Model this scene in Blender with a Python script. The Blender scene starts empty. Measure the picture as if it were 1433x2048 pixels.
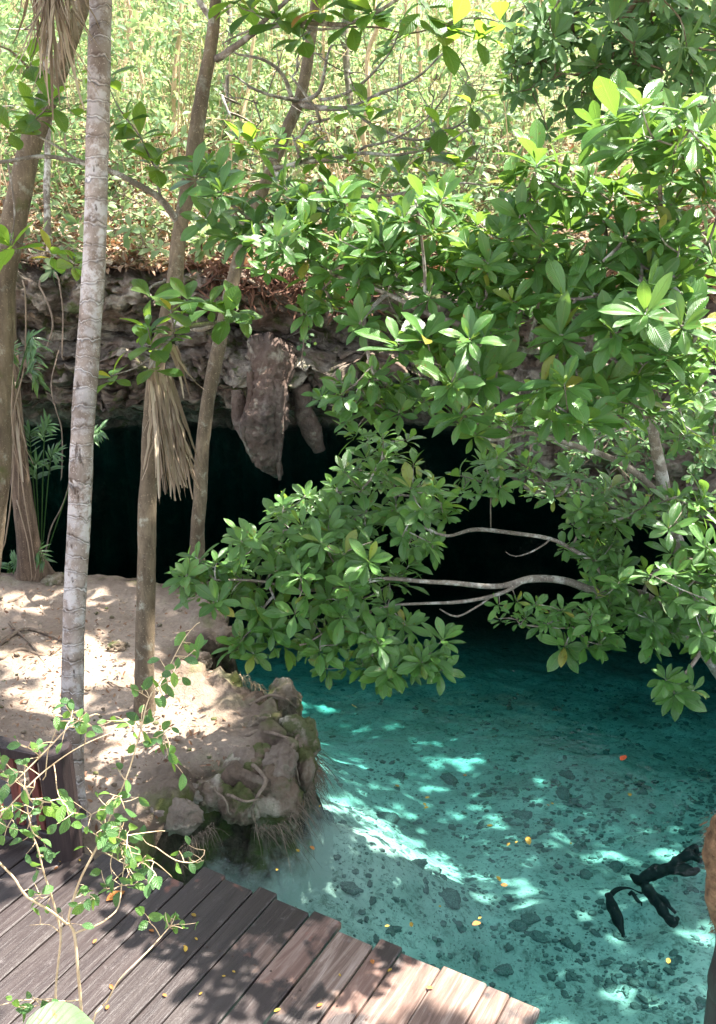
import bpy, math, random
import numpy as np
from mathutils import Vector, noise as mn

random.seed(7); rng = np.random.default_rng(7)
S = bpy.context.scene
COL = S.collection
R = math.radians

# ------------------------------------------------------------------ camera, sky, sun, exposure
CAMZ = 4.6; PITCH = 20.0; F = 1967.0; W0, H0 = 1433.0, 2048.0
cam_d = bpy.data.cameras.new("camera"); cam = bpy.data.objects.new("camera", cam_d); COL.objects.link(cam)
cam.location = (0, 0, CAMZ); cam.rotation_euler = (R(90 - PITCH), 0, 0)
cam_d.sensor_fit = 'VERTICAL'; cam_d.angle = 2 * math.atan(H0 / 2 / F)
cam_d.clip_start = 0.05; cam_d.clip_end = 2000
S.camera = cam

SUN = Vector((0.46, 0.20, 1.0)).normalized()
elev = math.asin(SUN.z); azim = math.atan2(SUN.x, SUN.y)
wd = bpy.data.worlds.new("World"); S.world = wd; wd.use_nodes = True
wn = wd.node_tree; wn.nodes.clear()
sky = wn.nodes.new('ShaderNodeTexSky'); sky.sky_type = 'NISHITA'; sky.sun_disc = False
sky.sun_elevation = elev; sky.sun_rotation = azim; sky.air_density = 1.0; sky.dust_density = 2.5
bg = wn.nodes.new('ShaderNodeBackground'); bg.inputs[1].default_value = 0.15
wo = wn.nodes.new('ShaderNodeOutputWorld')
hs = wn.nodes.new('ShaderNodeHueSaturation'); hs.inputs['Saturation'].default_value = 0.55   # hazy, whitish sky
wn.links.new(sky.outputs[0], hs.inputs['Color']); wn.links.new(hs.outputs[0], bg.inputs[0]); wn.links.new(bg.outputs[0], wo.inputs[0])
sun_d = bpy.data.lights.new("sun", 'SUN'); sun_d.energy = 5.0; sun_d.angle = R(0.53); sun_d.color = (1.0, 0.95, 0.87)
sun = bpy.data.objects.new("sun", sun_d); COL.objects.link(sun)
sun.rotation_euler = (-SUN).to_track_quat('-Z', 'Y').to_euler(); sun.location = (10, 5, 30)
S.view_settings.view_transform = 'Standard'; S.view_settings.look = 'None'
S.view_settings.exposure = 2.48; S.view_settings.gamma = 1.0
S.cycles.use_denoising = True
S.cycles.max_bounces = 10; S.cycles.diffuse_bounces = 4; S.cycles.glossy_bounces = 3
S.cycles.transmission_bounces = 6; S.cycles.transparent_max_bounces = 24; S.cycles.volume_bounces = 0
S.cycles.caustics_reflective = False; S.cycles.caustics_refractive = False
S.cycles.sample_clamp_indirect = 6.0

# ------------------------------------------------------------------ pixel -> world helpers (photo pixels)
cp, sp_ = math.cos(R(PITCH)), math.sin(R(PITCH))
def ray(px, py):
    dx = (px - W0 / 2) / F; dy = (H0 / 2 - py) / F
    return np.array([dx, cp + dy * sp_, -sp_ + dy * cp])
def P(px, py, Y):
    d = ray(px, py); return np.array([0, 0, CAMZ]) + d * (Y / d[1])
def G(px, py, z):
    d = ray(px, py); return np.array([0, 0, CAMZ]) + d * ((z - CAMZ) / d[2])
def depth(p):
    return p[1] * cp - (p[2] - CAMZ) * sp_
def proj(p):
    dp = depth(p); up = p[1] * sp_ + (p[2] - CAMZ) * cp
    return W0 / 2 + p[0] / dp * F, H0 / 2 - up / dp * F

# ------------------------------------------------------------------ noise
def nz(x, y, z=0.0, sc=1.0, seed=0.0):
    return mn.noise(Vector((x * sc + seed * 17.3, y * sc - seed * 9.1, z * sc + seed * 5.7)))
def fbm(x, y, z=0.0, sc=1.0, oc=4, seed=0.0):
    return mn.fractal(Vector((x * sc + seed * 17.3, y * sc - seed * 9.1, z * sc + seed * 5.7)), 0.8, 2.1, oc)
def sstep(a, b, x):
    t = np.clip((x - a) / (b - a), 0, 1); return t * t * (3 - 2 * t)

# ------------------------------------------------------------------ materials
def mat(name):
    m = bpy.data.materials.new(name); m.use_nodes = True
    nt = m.node_tree; nt.nodes.clear()
    out = nt.nodes.new('ShaderNodeOutputMaterial')
    return m, nt, out
class NT:
    def __init__(s, nt): s.nt = nt
    def n(s, t, **kw):
        x = s.nt.nodes.new(t)
        for k, v in kw.items(): setattr(x, k, v)
        return x
    def l(s, a, b): s.nt.links.new(a, b)
    def coords(s, scale=(1, 1, 1), kind='Object'):
        tc = s.n('ShaderNodeTexCoord'); mp = s.n('ShaderNodeMapping'); mp.inputs['Scale'].default_value = scale
        s.l(tc.outputs[kind], mp.inputs[0]); return mp.outputs[0]
    def noise(s, vec, scale, detail=6, rough=0.6, dist=0.0):
        x = s.n('ShaderNodeTexNoise'); x.inputs['Scale'].default_value = scale; x.inputs['Detail'].default_value = detail
        x.inputs['Roughness'].default_value = rough; x.inputs['Distortion'].default_value = dist
        s.l(vec, x.inputs['Vector']); return x.outputs['Fac']
    def voro(s, vec, scale, feature='F1', out='Distance'):
        x = s.n('ShaderNodeTexVoronoi'); x.feature = feature; x.inputs['Scale'].default_value = scale
        s.l(vec, x.inputs['Vector']); return x.outputs[out]
    def ramp(s, fac, stops, interp='LINEAR'):
        x = s.n('ShaderNodeValToRGB'); cr = x.color_ramp; cr.interpolation = interp
        while len(cr.elements) < len(stops): cr.elements.new(0.5)
        for e, (p, c) in zip(cr.elements, stops):
            e.position = p
            e.color = (c, c, c, 1) if isinstance(c, (int, float)) else (*c, 1)
        s.l(fac, x.inputs[0]); return x.outputs[0]
    def mix(s, fac, a, b, mode='MIX'):
        x = s.n('ShaderNodeMix'); x.data_type = 'RGBA'; x.blend_type = mode
        for sock, v in ((x.inputs[0], fac), (x.inputs[6], a), (x.inputs[7], b)):
            if isinstance(v, (int, float)): sock.default_value = v
            elif isinstance(v, tuple): sock.default_value = (*v, 1)
            else: s.l(v, sock)
        return x.outputs[2]
    def math(s, op, a, b=0.0):
        x = s.n('ShaderNodeMath'); x.operation = op
        for sock, v in ((x.inputs[0], a), (x.inputs[1], b)):
            if isinstance(v, (int, float)): sock.default_value = v
            else: s.l(v, sock)
        return x.outputs[0]
    def bump(s, h, strength, dist=0.02, normal=None):
        x = s.n('ShaderNodeBump'); x.inputs['Strength'].default_value = strength; x.inputs['Distance'].default_value = dist
        s.l(h, x.inputs['Height'])
        if normal is not None: s.l(normal, x.inputs['Normal'])
        return x.outputs[0]
    def attr(s, name):
        x = s.n('ShaderNodeAttribute'); x.attribute_name = name; return x.outputs['Fac']
    def pbsdf(s, col, rough=0.8, normal=None, spec=0.4):
        b = s.n('ShaderNodeBsdfPrincipled')
        if isinstance(col, tuple): b.inputs['Base Color'].default_value = (*col, 1)
        else: s.l(col, b.inputs['Base Color'])
        if isinstance(rough, (int, float)): b.inputs['Roughness'].default_value = rough
        else: s.l(rough, b.inputs['Roughness'])
        b.inputs['Specular IOR Level'].default_value = spec
        if normal is not None: s.l(normal, b.inputs['Normal'])
        return b.outputs[0]

def leaf_mat(name, stops, trans=(0.22, 0.42, 0.05), rough=0.36, tfac=0.35, veins=16, holes=True, spec=0.5):
    m, nt, out = mat(name); q = NT(nt)
    r = q.attr('rnd'); c = q.ramp(r, stops)
    uvn = q.n('ShaderNodeUVMap'); sx = q.n('ShaderNodeSeparateXYZ'); q.l(uvn.outputs[0], sx.inputs[0])
    u = q.math('SUBTRACT', sx.outputs[0], 0.5); au = q.math('ABSOLUTE', u)
    v2 = q.math('SUBTRACT', q.math('MULTIPLY', sx.outputs[1], veins), q.math('MULTIPLY', au, veins * 0.55))
    lat = q.math('PINGPONG', v2, 0.5)
    latm = q.ramp(lat, [(0.0, 1.0), (0.12, 0.0)])
    mid = q.ramp(au, [(0.015, 1.0), (0.05, 0.0)])
    ve = q.math('MAXIMUM', mid, q.math('MULTIPLY', latm, 0.45))
    c2 = q.mix(q.math('MULTIPLY', ve, 0.35), c, (0.22, 0.33, 0.09))
    vec = q.coords((1, 1, 1)); no = q.noise(vec, 14, 4)
    c3 = q.mix(0.5, c2, q.mix(q.ramp(no, [(0.3, 0.0), (0.75, 1.0)]), q.mix(0.5, c2, (0.0, 0.0, 0.0)), c2))
    if holes:
        blot = q.ramp(q.math('ADD', q.noise(vec, 30, 3), q.math('MULTIPLY', r, 0.12)), [(0.73, 0.0), (0.76, 1.0)])
        tipb = q.ramp(q.math('ADD', sx.outputs[1], q.math('MULTIPLY', q.noise(vec, 22, 2), 0.25)), [(1.10, 0.0), (1.13, 1.0)])
        blot = q.math('MAXIMUM', blot, tipb)
        c3 = q.mix(blot, c3, (0.16, 0.11, 0.03))
    h = q.math('SUBTRACT', q.math('MULTIPLY', lat, 0.8), ve)
    bp = q.bump(h, 0.45, 0.006)
    rv = q.ramp(no, [(0.3, rough - 0.06), (0.7, rough + 0.12)])
    b = q.pbsdf(c3, rv, bp, spec)
    t = q.n('ShaderNodeBsdfTranslucent')
    q.l(q.mix(0.55, q.mix(0.0, c3, c3), q.mix(r, trans, (trans[0] * 1.5, trans[1] * 1.15, trans[2]))), t.inputs[0])
    q.l(bp, t.inputs['Normal'])
    mx = q.n('ShaderNodeMixShader'); mx.inputs[0].default_value = tfac
    q.l(b, mx.inputs[1]); q.l(t.outputs[0], mx.inputs[2]); q.l(mx.outputs[0], out.inputs[0])
    return m

def bark_mat(name, dark, light, lichen=(0.42, 0.42, 0.38), sx=(18, 18, 3), rings=None, lich=0.62, bump=0.8, moss=0.0, rdist=0.012):
    m, nt, out = mat(name); q = NT(nt)
    v = q.coords(sx); n1 = q.noise(v, 1.0, 8, 0.65, 0.4)
    c = q.ramp(n1, [(0.28, dark), (0.62, light)])
    v2 = q.coords((1, 1, 1)); n2 = q.noise(v2, 9, 6, 0.7); n3 = q.noise(v2, 2.2, 4)
    c = q.mix(q.ramp(n2, [(lich - 0.05, 0.0), (lich + 0.05, 1.0)]), c, lichen)
    c = q.mix(q.ramp(n3, [(0.35, 0.55), (0.62, 0.0)]), c, tuple(x * 0.55 for x in dark))
    sp = q.ramp(q.noise(v2, 70, 2), [(0.63, 0.0), (0.68, 1.0)])
    c = q.mix(q.math('MULTIPLY', sp, 0.7), c, tuple(x * 1.5 for x in light))
    if moss > 0:
        c = q.mix(q.ramp(q.noise(v2, 3.5, 5), [(0.62 - moss, 0.0), (0.72 - moss, 0.8)]), c, (0.07, 0.08, 0.02))
    h = n1
    if rings:
        uvn = q.n('ShaderNodeUVMap'); s = q.n('ShaderNodeSeparateXYZ'); q.l(uvn.outputs[0], s.inputs[0])
        w = q.math('ADD', q.math('MULTIPLY', s.outputs[1], rings), q.math('MULTIPLY', q.noise(q.coords((1, 1, 1)), 2.5, 4), 2.6))
        pp = q.math('PINGPONG', w, 0.5)
        line = q.ramp(pp, [(0.02, 1.0), (0.07, 0.0)])
        c = q.mix(q.math('MULTIPLY', line, q.ramp(q.noise(v2, 6, 3), [(0.42, 0.05), (0.62, 0.5)])), c, tuple(min(1, x * 1.5) for x in lichen))
        line2 = q.ramp(pp, [(0.07, 1.0), (0.16, 0.0)])
        c = q.mix(q.math('MULTIPLY', q.math('SUBTRACT', line2, line), 0.5), c, tuple(x * 0.5 for x in dark))
        vd = q.coords((26, 26, 9)); dn = q.ramp(q.noise(vd, 1.0, 3, 0.5), [(0.64, 0.0), (0.68, 1.0)])
        c = q.mix(q.math('MULTIPLY', dn, 0.75), c, (0.05, 0.03, 0.02))
        h = q.math('SUBTRACT', q.math('ADD', q.math('MULTIPLY', n1, 0.4), q.math('MULTIPLY', line, 0.6)), q.math('MULTIPLY', dn, 0.6))
    bp = q.bump(h, bump, rdist)
    q.l(q.pbsdf(c, 0.88, bp, 0.25), out.inputs[0]); return m

def rock_mat(name, base=((0.06, 0.042, 0.034), (0.20, 0.158, 0.122), (0.42, 0.36, 0.29)), moss=0.35, stain=True):
    m, nt, out = mat(name); q = NT(nt)
    v = q.coords((1, 1, 1))
    n1 = q.noise(v, 3.2, 10, 0.7, 0.6); n2 = q.noise(v, 14, 8, 0.7); n3 = q.noise(v, 1.1, 5)
    c = q.ramp(q.math('ADD', q.math('MULTIPLY', n1, 0.7), q.math('MULTIPLY', n2, 0.3)), [(0.34, base[0]), (0.5, base[1]), (0.68, base[2])])
    c = q.mix(q.ramp(n3, [(0.45, 0.0), (0.6, 0.55)]), c, (0.13, 0.075, 0.05))
    c = q.mix(q.ramp(q.noise(v, 2.3, 6, 0.6), [(0.56, 0.0), (0.64, 0.8)]), c, (0.40, 0.35, 0.27))
    if stain:
        vs = q.coords((5, 5, 0.8)); c = q.mix(q.ramp(q.noise(vs, 1.0, 6, 0.7), [(0.54, 0.0), (0.68, 0.7)]), c, (0.045, 0.033, 0.028))
    if moss > 0:
        c = q.mix(q.ramp(q.noise(v, 4.0, 6), [(0.72 - moss * 0.5, 0.0), (0.80 - moss * 0.5, 0.85)]), c, (0.07, 0.085, 0.02))
    sz = q.n('ShaderNodeSeparateXYZ'); q.l(v, sz.inputs[0])   # cave shade painted in: cliff colour goes near black below the waterline
    c = q.mix(q.ramp(q.math('ADD', q.math('ADD', sz.outputs[2], 0.5), q.math('MULTIPLY', n1, 0.1)), [(0.46, 0.9), (0.56, 0.0)]), c, (0.022, 0.022, 0.018)) if name == 'limestone' else c
    pits = q.voro(v, 16); pr = q.ramp(pits, [(0.05, 0.0), (0.3, 1.0)])
    h = q.math('ADD', q.math('ADD', q.math('MULTIPLY', n1, 0.8), q.math('MULTIPLY', n2, 0.5)), q.math('MULTIPLY', pr, 0.2))
    bp = q.bump(h, 1.0, 0.07)
    q.l(q.pbsdf(c, 0.9, bp, 0.3), out.inputs[0]); return m

def simple_mat(name, a, b, scale=12, rough=0.85, bump=0.4, sx=(1, 1, 1), bd=0.01, spec=0.3):
    m, nt, out = mat(name); q = NT(nt)
    v = q.coords(sx); n = q.noise(v, scale, 7, 0.65)
    c = q.ramp(n, [(0.3, a), (0.68, b)])
    q.l(q.pbsdf(c, rough, q.bump(n, bump, bd), spec), out.inputs[0]); return m

M = {}
GRN = [(0.0, (0.028, 0.09, 0.022)), (0.4, (0.062, 0.165, 0.036)), (0.75, (0.105, 0.24, 0.052)), (0.93, (0.11, 0.25, 0.045)), (1.0, (0.30, 0.27, 0.04))]
M['leaf'] = leaf_mat('broad_leaf', GRN, tfac=0.38, rough=0.30, spec=0.6)
M['leaf_dark'] = leaf_mat('dark_leaf', [(0.0, (0.04, 0.11, 0.035)), (0.7, (0.085, 0.20, 0.055)), (1.0, (0.14, 0.27, 0.07))], tfac=0.25, rough=0.42)
M['leaf_almond'] = leaf_mat('almond_leaf', [(0.0, (0.02, 0.075, 0.02)), (0.6, (0.05, 0.14, 0.025)), (0.93, (0.11, 0.22, 0.03)), (1.0, (0.5, 0.14, 0.03))], trans=(0.3, 0.55, 0.05), tfac=0.58, veins=10, rough=0.42)
M['leaf_hill'] = leaf_mat('hill_leaf', [(0.0, (0.05, 0.13, 0.045)), (0.5, (0.15, 0.27, 0.11)), (0.9, (0.32, 0.40, 0.22)), (1.0, (0.36, 0.30, 0.18))], trans=(0.36, 0.56, 0.20), tfac=0.5, veins=6, rough=0.5, holes=False)
M['leaf_sap'] = leaf_mat('sapling_leaf', [(0.0, (0.035, 0.10, 0.03)), (0.6, (0.07, 0.17, 0.05)), (1.0, (0.16, 0.30, 0.04))], trans=(0.25, 0.5, 0.06), tfac=0.38, veins=6, rough=0.45, holes=False)
M['leaf_canopy'] = leaf_mat('canopy_leaf', [(0.0, (0.03, 0.08, 0.02)), (1.0, (0.10, 0.18, 0.03))], tfac=0.4, veins=6, holes=False)
M['frond'] = leaf_mat('frond_leaf', [(0.0, (0.02, 0.07, 0.02)), (1.0, (0.06, 0.15, 0.03))], tfac=0.3, veins=2, holes=False)
M['dead'] = leaf_mat('dead_frond', [(0.0, (0.16, 0.11, 0.075)), (0.5, (0.33, 0.25, 0.18)), (1.0, (0.56, 0.46, 0.35))], trans=(0.3, 0.22, 0.13), tfac=0.15, veins=2, rough=0.75, holes=False, spec=0.2)
M['litter'] = leaf_mat('leaf_litter', [(0.0, (0.14, 0.05, 0.025)), (0.4, (0.28, 0.14, 0.08)), (0.8, (0.46, 0.34, 0.24)), (1.0, (0.6, 0.5, 0.4))], trans=(0.3, 0.15, 0.05), tfac=0.2, veins=4, rough=0.7, holes=False)
M['fall_y'] = leaf_mat('yellow_leaf', [(0.0, (0.35, 0.20, 0.02)), (1.0, (0.55, 0.36, 0.04))], trans=(0.6, 0.4, 0.05), tfac=0.2, veins=6, rough=0.5, holes=False)
M['fall_o'] = leaf_mat('orange_leaf', [(0.0, (0.40, 0.12, 0.02)), (1.0, (0.55, 0.22, 0.05))], trans=(0.6, 0.25, 0.05), tfac=0.2, veins=6, rough=0.5, holes=False)
M['fall_r'] = leaf_mat('red_leaf', [(0.0, (0.55, 0.04, 0.01)), (1.0, (0.6, 0.08, 0.02))], trans=(0.6, 0.05, 0.02), tfac=0.2, veins=6, rough=0.5, holes=False)
M['palm_bark'] = bark_mat('palm_bark', (0.15, 0.105, 0.08), (0.34, 0.28, 0.24), (0.46, 0.42, 0.40), sx=(12, 12, 7), rings=8.5, lich=0.52, bump=0.9)
M['bark'] = bark_mat('brown_bark', (0.085, 0.06, 0.04), (0.21, 0.16, 0.105), (0.33, 0.31, 0.24), sx=(22, 22, 5), moss=0.02)
M['bark_grey'] = bark_mat('grey_bark', (0.10, 0.08, 0.065), (0.26, 0.22, 0.18), (0.5, 0.48, 0.43), sx=(30, 30, 8), lich=0.56)
M['bark_fibre'] = bark_mat('fibrous_bark', (0.06, 0.04, 0.03), (0.20, 0.14, 0.095), (0.3, 0.25, 0.2), sx=(40, 40, 1.5), lich=0.75, bump=1.0, rdist=0.02)
M['twig'] = simple_mat('twig_bark', (0.11, 0.075, 0.05), (0.30, 0.23, 0.17), 30, 0.85, 0.3)
M['twig_tan'] = simple_mat('tan_twig', (0.36, 0.24, 0.13), (0.60, 0.46, 0.30), 25, 0.75, 0.2)
M['cliff'] = rock_mat('limestone')
M['rock'] = rock_mat('bank_rock', ((0.07, 0.055, 0.035), (0.20, 0.155, 0.11), (0.38, 0.32, 0.25)), moss=0.45, stain=False)
M['rock_pale'] = rock_mat('pale_rock', ((0.16, 0.135, 0.105), (0.29, 0.25, 0.20), (0.44, 0.39, 0.33)), moss=0.0, stain=False)
M['root'] = simple_mat('root_bark', (0.08, 0.055, 0.04), (0.24, 0.18, 0.13), 20, 0.9, 0.5)
M['stone'] = simple_mat('pool_stone', (0.05, 0.056, 0.05), (0.27, 0.28, 0.25), 9, 0.9, 0.6, bd=0.02)
M['log'] = simple_mat('wet_log', (0.0015, 0.002, 0.0025), (0.010, 0.012, 0.012), 9, 0.7, 0.8, bd=0.02)
M['redfern'] = simple_mat('red_fern', (0.06, 0.022, 0.014), (0.17, 0.08, 0.045), 8, 0.8, 0.2)

def sand_mat():
    m, nt, out = mat('sand'); q = NT(nt); v = q.coords()
    n1 = q.noise(v, 1.6, 8, 0.6); n2 = q.noise(v, 28, 8, 0.75); n3 = q.noise(v, 5, 5)
    c = q.ramp(n1, [(0.3, (0.25, 0.185, 0.135)), (0.6, (0.42, 0.335, 0.265))])
    c = q.mix(q.ramp(n2, [(0.35, 0.5), (0.6, 0.0)]), c, (0.20, 0.14, 0.105))
    c = q.mix(q.ramp(q.noise(v, 60, 3), [(0.66, 0.0), (0.72, 0.8)]), c, (0.10, 0.06, 0.04))
    geo = q.n('ShaderNodeNewGeometry'); s = q.n('ShaderNodeSeparateXYZ'); q.l(geo.outputs['Normal'], s.inputs[0])
    steep = q.ramp(s.outputs[2], [(0.45, 1.0), (0.8, 0.0)])
    soil = q.ramp(q.noise(v, 9, 8, 0.7), [(0.35, (0.05, 0.035, 0.025)), (0.7, (0.20, 0.14, 0.10))])
    e = q.attr('edge')
    soil = q.mix(q.ramp(q.noise(v, 3.2, 6), [(0.5, 0.0), (0.62, 0.8)]), soil, (0.10, 0.12, 0.03))
    c = q.mix(q.math('MAXIMUM', steep, q.math('MULTIPLY', e, q.ramp(n3, [(0.3, 0.35), (0.6, 1.0)]))), c, soil)
    sz = q.n('ShaderNodeSeparateXYZ'); q.l(v, sz.inputs[0])   # pale silt settled on the submerged foot of the bank
    fz = q.math('ADD', q.math('MULTIPLY', sz.outputs[2], 0.5), q.math('MULTIPLY', n3, 0.25))
    c = q.mix(q.ramp(fz, [(-0.10 + 0.0, 1.0), (0.06, 0.0)]) if False else q.ramp(q.math('ADD', fz, 0.5), [(0.36, 1.0), (0.47, 0.0)]), c, (0.50, 0.49, 0.43))
    bp = q.bump(q.math('ADD', q.math('MULTIPLY', n2, 0.6), n3), 0.9, 0.08)
    q.l(q.pbsdf(c, 0.95, bp, 0.15), out.inputs[0]); return m
M['sand'] = sand_mat()
def floor_mat():
    m, nt, out = mat('pool_silt'); q = NT(nt); v = q.coords()
    n1 = q.noise(v, 1.2, 7, 0.6); n2 = q.noise(v, 10, 8, 0.75, 0.5)
    c = q.ramp(n1, [(0.32, (0.34, 0.35, 0.30)), (0.62, (0.64, 0.62, 0.55))])
    c = q.mix(q.ramp(n2, [(0.34, 0.9), (0.50, 0.0)]), c, (0.16, 0.18, 0.15))
    c = q.mix(q.ramp(q.noise(v, 32, 5, 0.7), [(0.36, 0.8), (0.44, 0.0)]), c, (0.10, 0.12, 0.10))
    sz = q.n('ShaderNodeSeparateXYZ'); q.l(v, sz.inputs[0])   # cave darkness painted into the floor colour, deepening under the overhang
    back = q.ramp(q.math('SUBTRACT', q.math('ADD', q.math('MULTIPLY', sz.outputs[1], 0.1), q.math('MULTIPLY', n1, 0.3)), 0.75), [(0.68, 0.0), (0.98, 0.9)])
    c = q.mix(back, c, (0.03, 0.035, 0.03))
    q.l(q.pbsdf(c, 0.95, q.bump(n2, 0.8, 0.05), 0.1), out.inputs[0]); return m
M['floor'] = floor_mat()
def hill_mat():
    m, nt, out = mat('leafy_soil'); q = NT(nt); v = q.coords()
    vo = q.voro(v, 9, 'F1', 'Color'); n1 = q.noise(v, 0.8, 5)
    c = q.ramp(vo, [(0.1, (0.13, 0.07, 0.045)), (0.45, (0.30, 0.21, 0.15)), (0.8, (0.48, 0.41, 0.33))])
    sz = q.n('ShaderNodeSeparateXYZ'); q.l(v, sz.inputs[0])
    up = q.ramp(q.math('MULTIPLY', sz.outputs[2], 0.1), [(0.36, 0.0), (0.55, 0.75)])
    c = q.mix(q.math('MAXIMUM', up, q.ramp(n1, [(0.4, 0.0), (0.6, 0.6)])), c, (0.19, 0.25, 0.09))
    n2 = q.noise(v, 18, 6, 0.7)
    c = q.mix(q.ramp(n2, [(0.35, 0.7), (0.55, 0.0)]), c, (0.06, 0.04, 0.025))
    q.l(q.pbsdf(c, 0.95, q.bump(q.math('ADD', q.voro(v, 9), n2), 0.8, 0.06), 0.15), out.inputs[0]); return m
M['hill'] = hill_mat()
def plank_mat():
    m, nt, out = mat('wet_planks'); q = NT(nt)
    uvn = q.n('ShaderNodeUVMap'); mp = q.n('ShaderNodeMapping'); mp.inputs['Scale'].default_value = (26, 1.6, 1); q.l(uvn.outputs[0], mp.inputs[0])
    g = q.noise(mp.outputs[0], 1.0, 9, 0.7, 0.8)
    v = q.coords()
    r = q.attr('rnd')
    c = q.ramp(g, [(0.3, (0.06, 0.036, 0.028)), (0.5, (0.145, 0.095, 0.073)), (0.72, (0.36, 0.285, 0.24))])
    c = q.mix(q.math('MULTIPLY', r, 0.38), c, (0.17, 0.085, 0.065))
    wet0 = q.math('ADD', q.noise(v, 1.1, 4, 0.55), q.attr('wet'))
    wet = q.ramp(q.math('ADD', wet0, q.math('MULTIPLY', q.noise(v, 7, 4), 0.12)), [(0.56, 0.0), (0.59, 1.0)])
    c = q.mix(q.math('MULTIPLY', wet, 0.88), c, (0.018, 0.015, 0.016))
    c = q.mix(q.ramp(q.noise(v, 13, 8, 0.75), [(0.60, 0.0), (0.72, 0.30)]), c, (0.28, 0.25, 0.24))
    c = q.mix(q.ramp(g, [(0.24, 0.9), (0.34, 0.0)]), c, (0.015, 0.01, 0.01))
    c = q.mix(q.ramp(q.noise(v, 2.6, 4), [(0.66, 0.0), (0.70, 0.55)]), c, (0.25, 0.10, 0.07))
    rough = q.ramp(wet, [(0.0, 0.8), (1.0, 0.42)])
    q.l(q.pbsdf(c, rough, q.bump(g, 0.8, 0.008), 0.4), out.inputs[0]); return m
M['plank'] = plank_mat()
def post_mat(name='dark_post', a=(0.007, 0.005, 0.005), b=(0.032, 0.023, 0.022), red=(0.035, 0.012, 0.01), rf=0.2):
    m, nt, out = mat(name); q = NT(nt)
    v = q.coords((30, 30, 3)); g = q.noise(v, 1.0, 8, 0.7)
    c = q.ramp(g, [(0.3, a), (0.7, b)]); c = q.mix(rf, c, red)
    q.l(q.pbsdf(c, 0.6, q.bump(g, 0.8, 0.01), 0.4), out.inputs[0]); return m
M['post'] = post_mat(); M['balu'] = post_mat('red_baluster', (0.03, 0.012, 0.01), (0.13, 0.05, 0.04), (0.14, 0.03, 0.02), 0.5)
def water_mat():
    m, nt, out = mat('clear_water'); q = NT(nt)
    v = q.coords(); n = q.math('ADD', q.noise(v, 2.2, 4), q.math('MULTIPLY', q.noise(v, 9, 3), 0.25))
    bp = q.bump(n, 0.25, 0.05)
    fr = q.n('ShaderNodeFresnel'); fr.inputs[0].default_value = 1.33; q.l(bp, fr.inputs['Normal'])
    gl = q.n('ShaderNodeBsdfGlossy'); gl.inputs['Roughness'].default_value = 0.02; q.l(bp, gl.inputs['Normal'])
    tr = q.n('ShaderNodeBsdfTransparent'); tr.inputs[0].default_value = (0.97, 1, 1, 1)
    mx = q.n('ShaderNodeMixShader'); q.l(q.math('MULTIPLY', fr.outputs[0], 0.35), mx.inputs[0]); q.l(tr.outputs[0], mx.inputs[1]); q.l(gl.outputs[0], mx.inputs[2])
    q.l(mx.outputs[0], out.inputs['Surface'])
    ab = q.n('ShaderNodeVolumeAbsorption'); ab.inputs['Color'].default_value = (0.30, 0.80, 0.785, 1); ab.inputs['Density'].default_value = 0.52
    q.l(ab.outputs[0], out.inputs['Volume']); return m
M['water'] = water_mat()

# ------------------------------------------------------------------ mesh builder (quads, uv, per-vertex attributes)
class MB:
    def __init__(s): s.v = []; s.f = []; s.uv = []; s.a = {}; s.n = 0
    def add(s, v, f, uv=None, **attrs):
        v = np.asarray(v, float).reshape(-1, 3); k = len(v)
        s.v.append(v); s.f.append(np.asarray(f, int).reshape(-1, 4) + s.n)
        s.uv.append(np.zeros((k, 2)) if uv is None else np.asarray(uv, float).reshape(-1, 2))
        for key in set(list(s.a) + list(attrs)):
            if key not in s.a: s.a[key] = [np.zeros(s.n)] if s.n else []
            val = attrs.get(key, 0.5); s.a[key].append(np.broadcast_to(np.asarray(val, float), (k,)).copy())
        s.n += k
    def build(s, name, material, parent=None, smooth=True):
        me = bpy.data.meshes.new(name)
        V = np.concatenate(s.v); Fc = np.concatenate(s.f); UV = np.concatenate(s.uv)
        off = np.zeros(3)
        if parent is not None: off = np.array(parent.location)
        me.vertices.add(len(V)); me.vertices.foreach_set('co', (V - off).ravel())
        me.loops.add(len(Fc) * 4); me.loops.foreach_set('vertex_index', Fc.ravel().astype(np.int32))
        me.polygons.add(len(Fc)); me.polygons.foreach_set('loop_start', np.arange(0, len(Fc) * 4, 4, dtype=np.int32))
        me.update(calc_edges=True)
        uvl = me.uv_layers.new(name='UVMap'); uvl.data.foreach_set('uv', UV[Fc.ravel()].ravel())
        for key, lst in s.a.items():
            at = me.attributes.new(key, 'FLOAT', 'POINT'); at.data.foreach_set('value', np.concatenate(lst).astype(np.float32))
        me.polygons.foreach_set('use_smooth', np.full(len(Fc), smooth))
        me.materials.append(material)
        o = bpy.data.objects.new(name, me); COL.objects.link(o)
        if parent is not None: o.parent = parent
        return o

def tag(o, label=None, cat=None, group=None, kind=None):
    if label: o['label'] = label
    if cat: o['category'] = cat
    if group: o['group'] = group
    if kind: o['kind'] = kind
    return o
def thing(name, loc, label, cat, group=None):
    o = bpy.data.objects.new(name, None); COL.objects.link(o); o.location = tuple(float(x) for x in loc)
    o.empty_display_size = 0.1
    return tag(o, label, cat, group)

def grid_faces(nu, nv, wrap=False):
    i = np.arange(nu if wrap else nu - 1)[:, None]; j = np.arange(nv - 1)[None, :]
    a = i * nv + j; b = ((i + 1) % nu) * nv + j
    return np.stack([a, b, b + 1, a + 1], -1).reshape(-1, 4)

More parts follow.
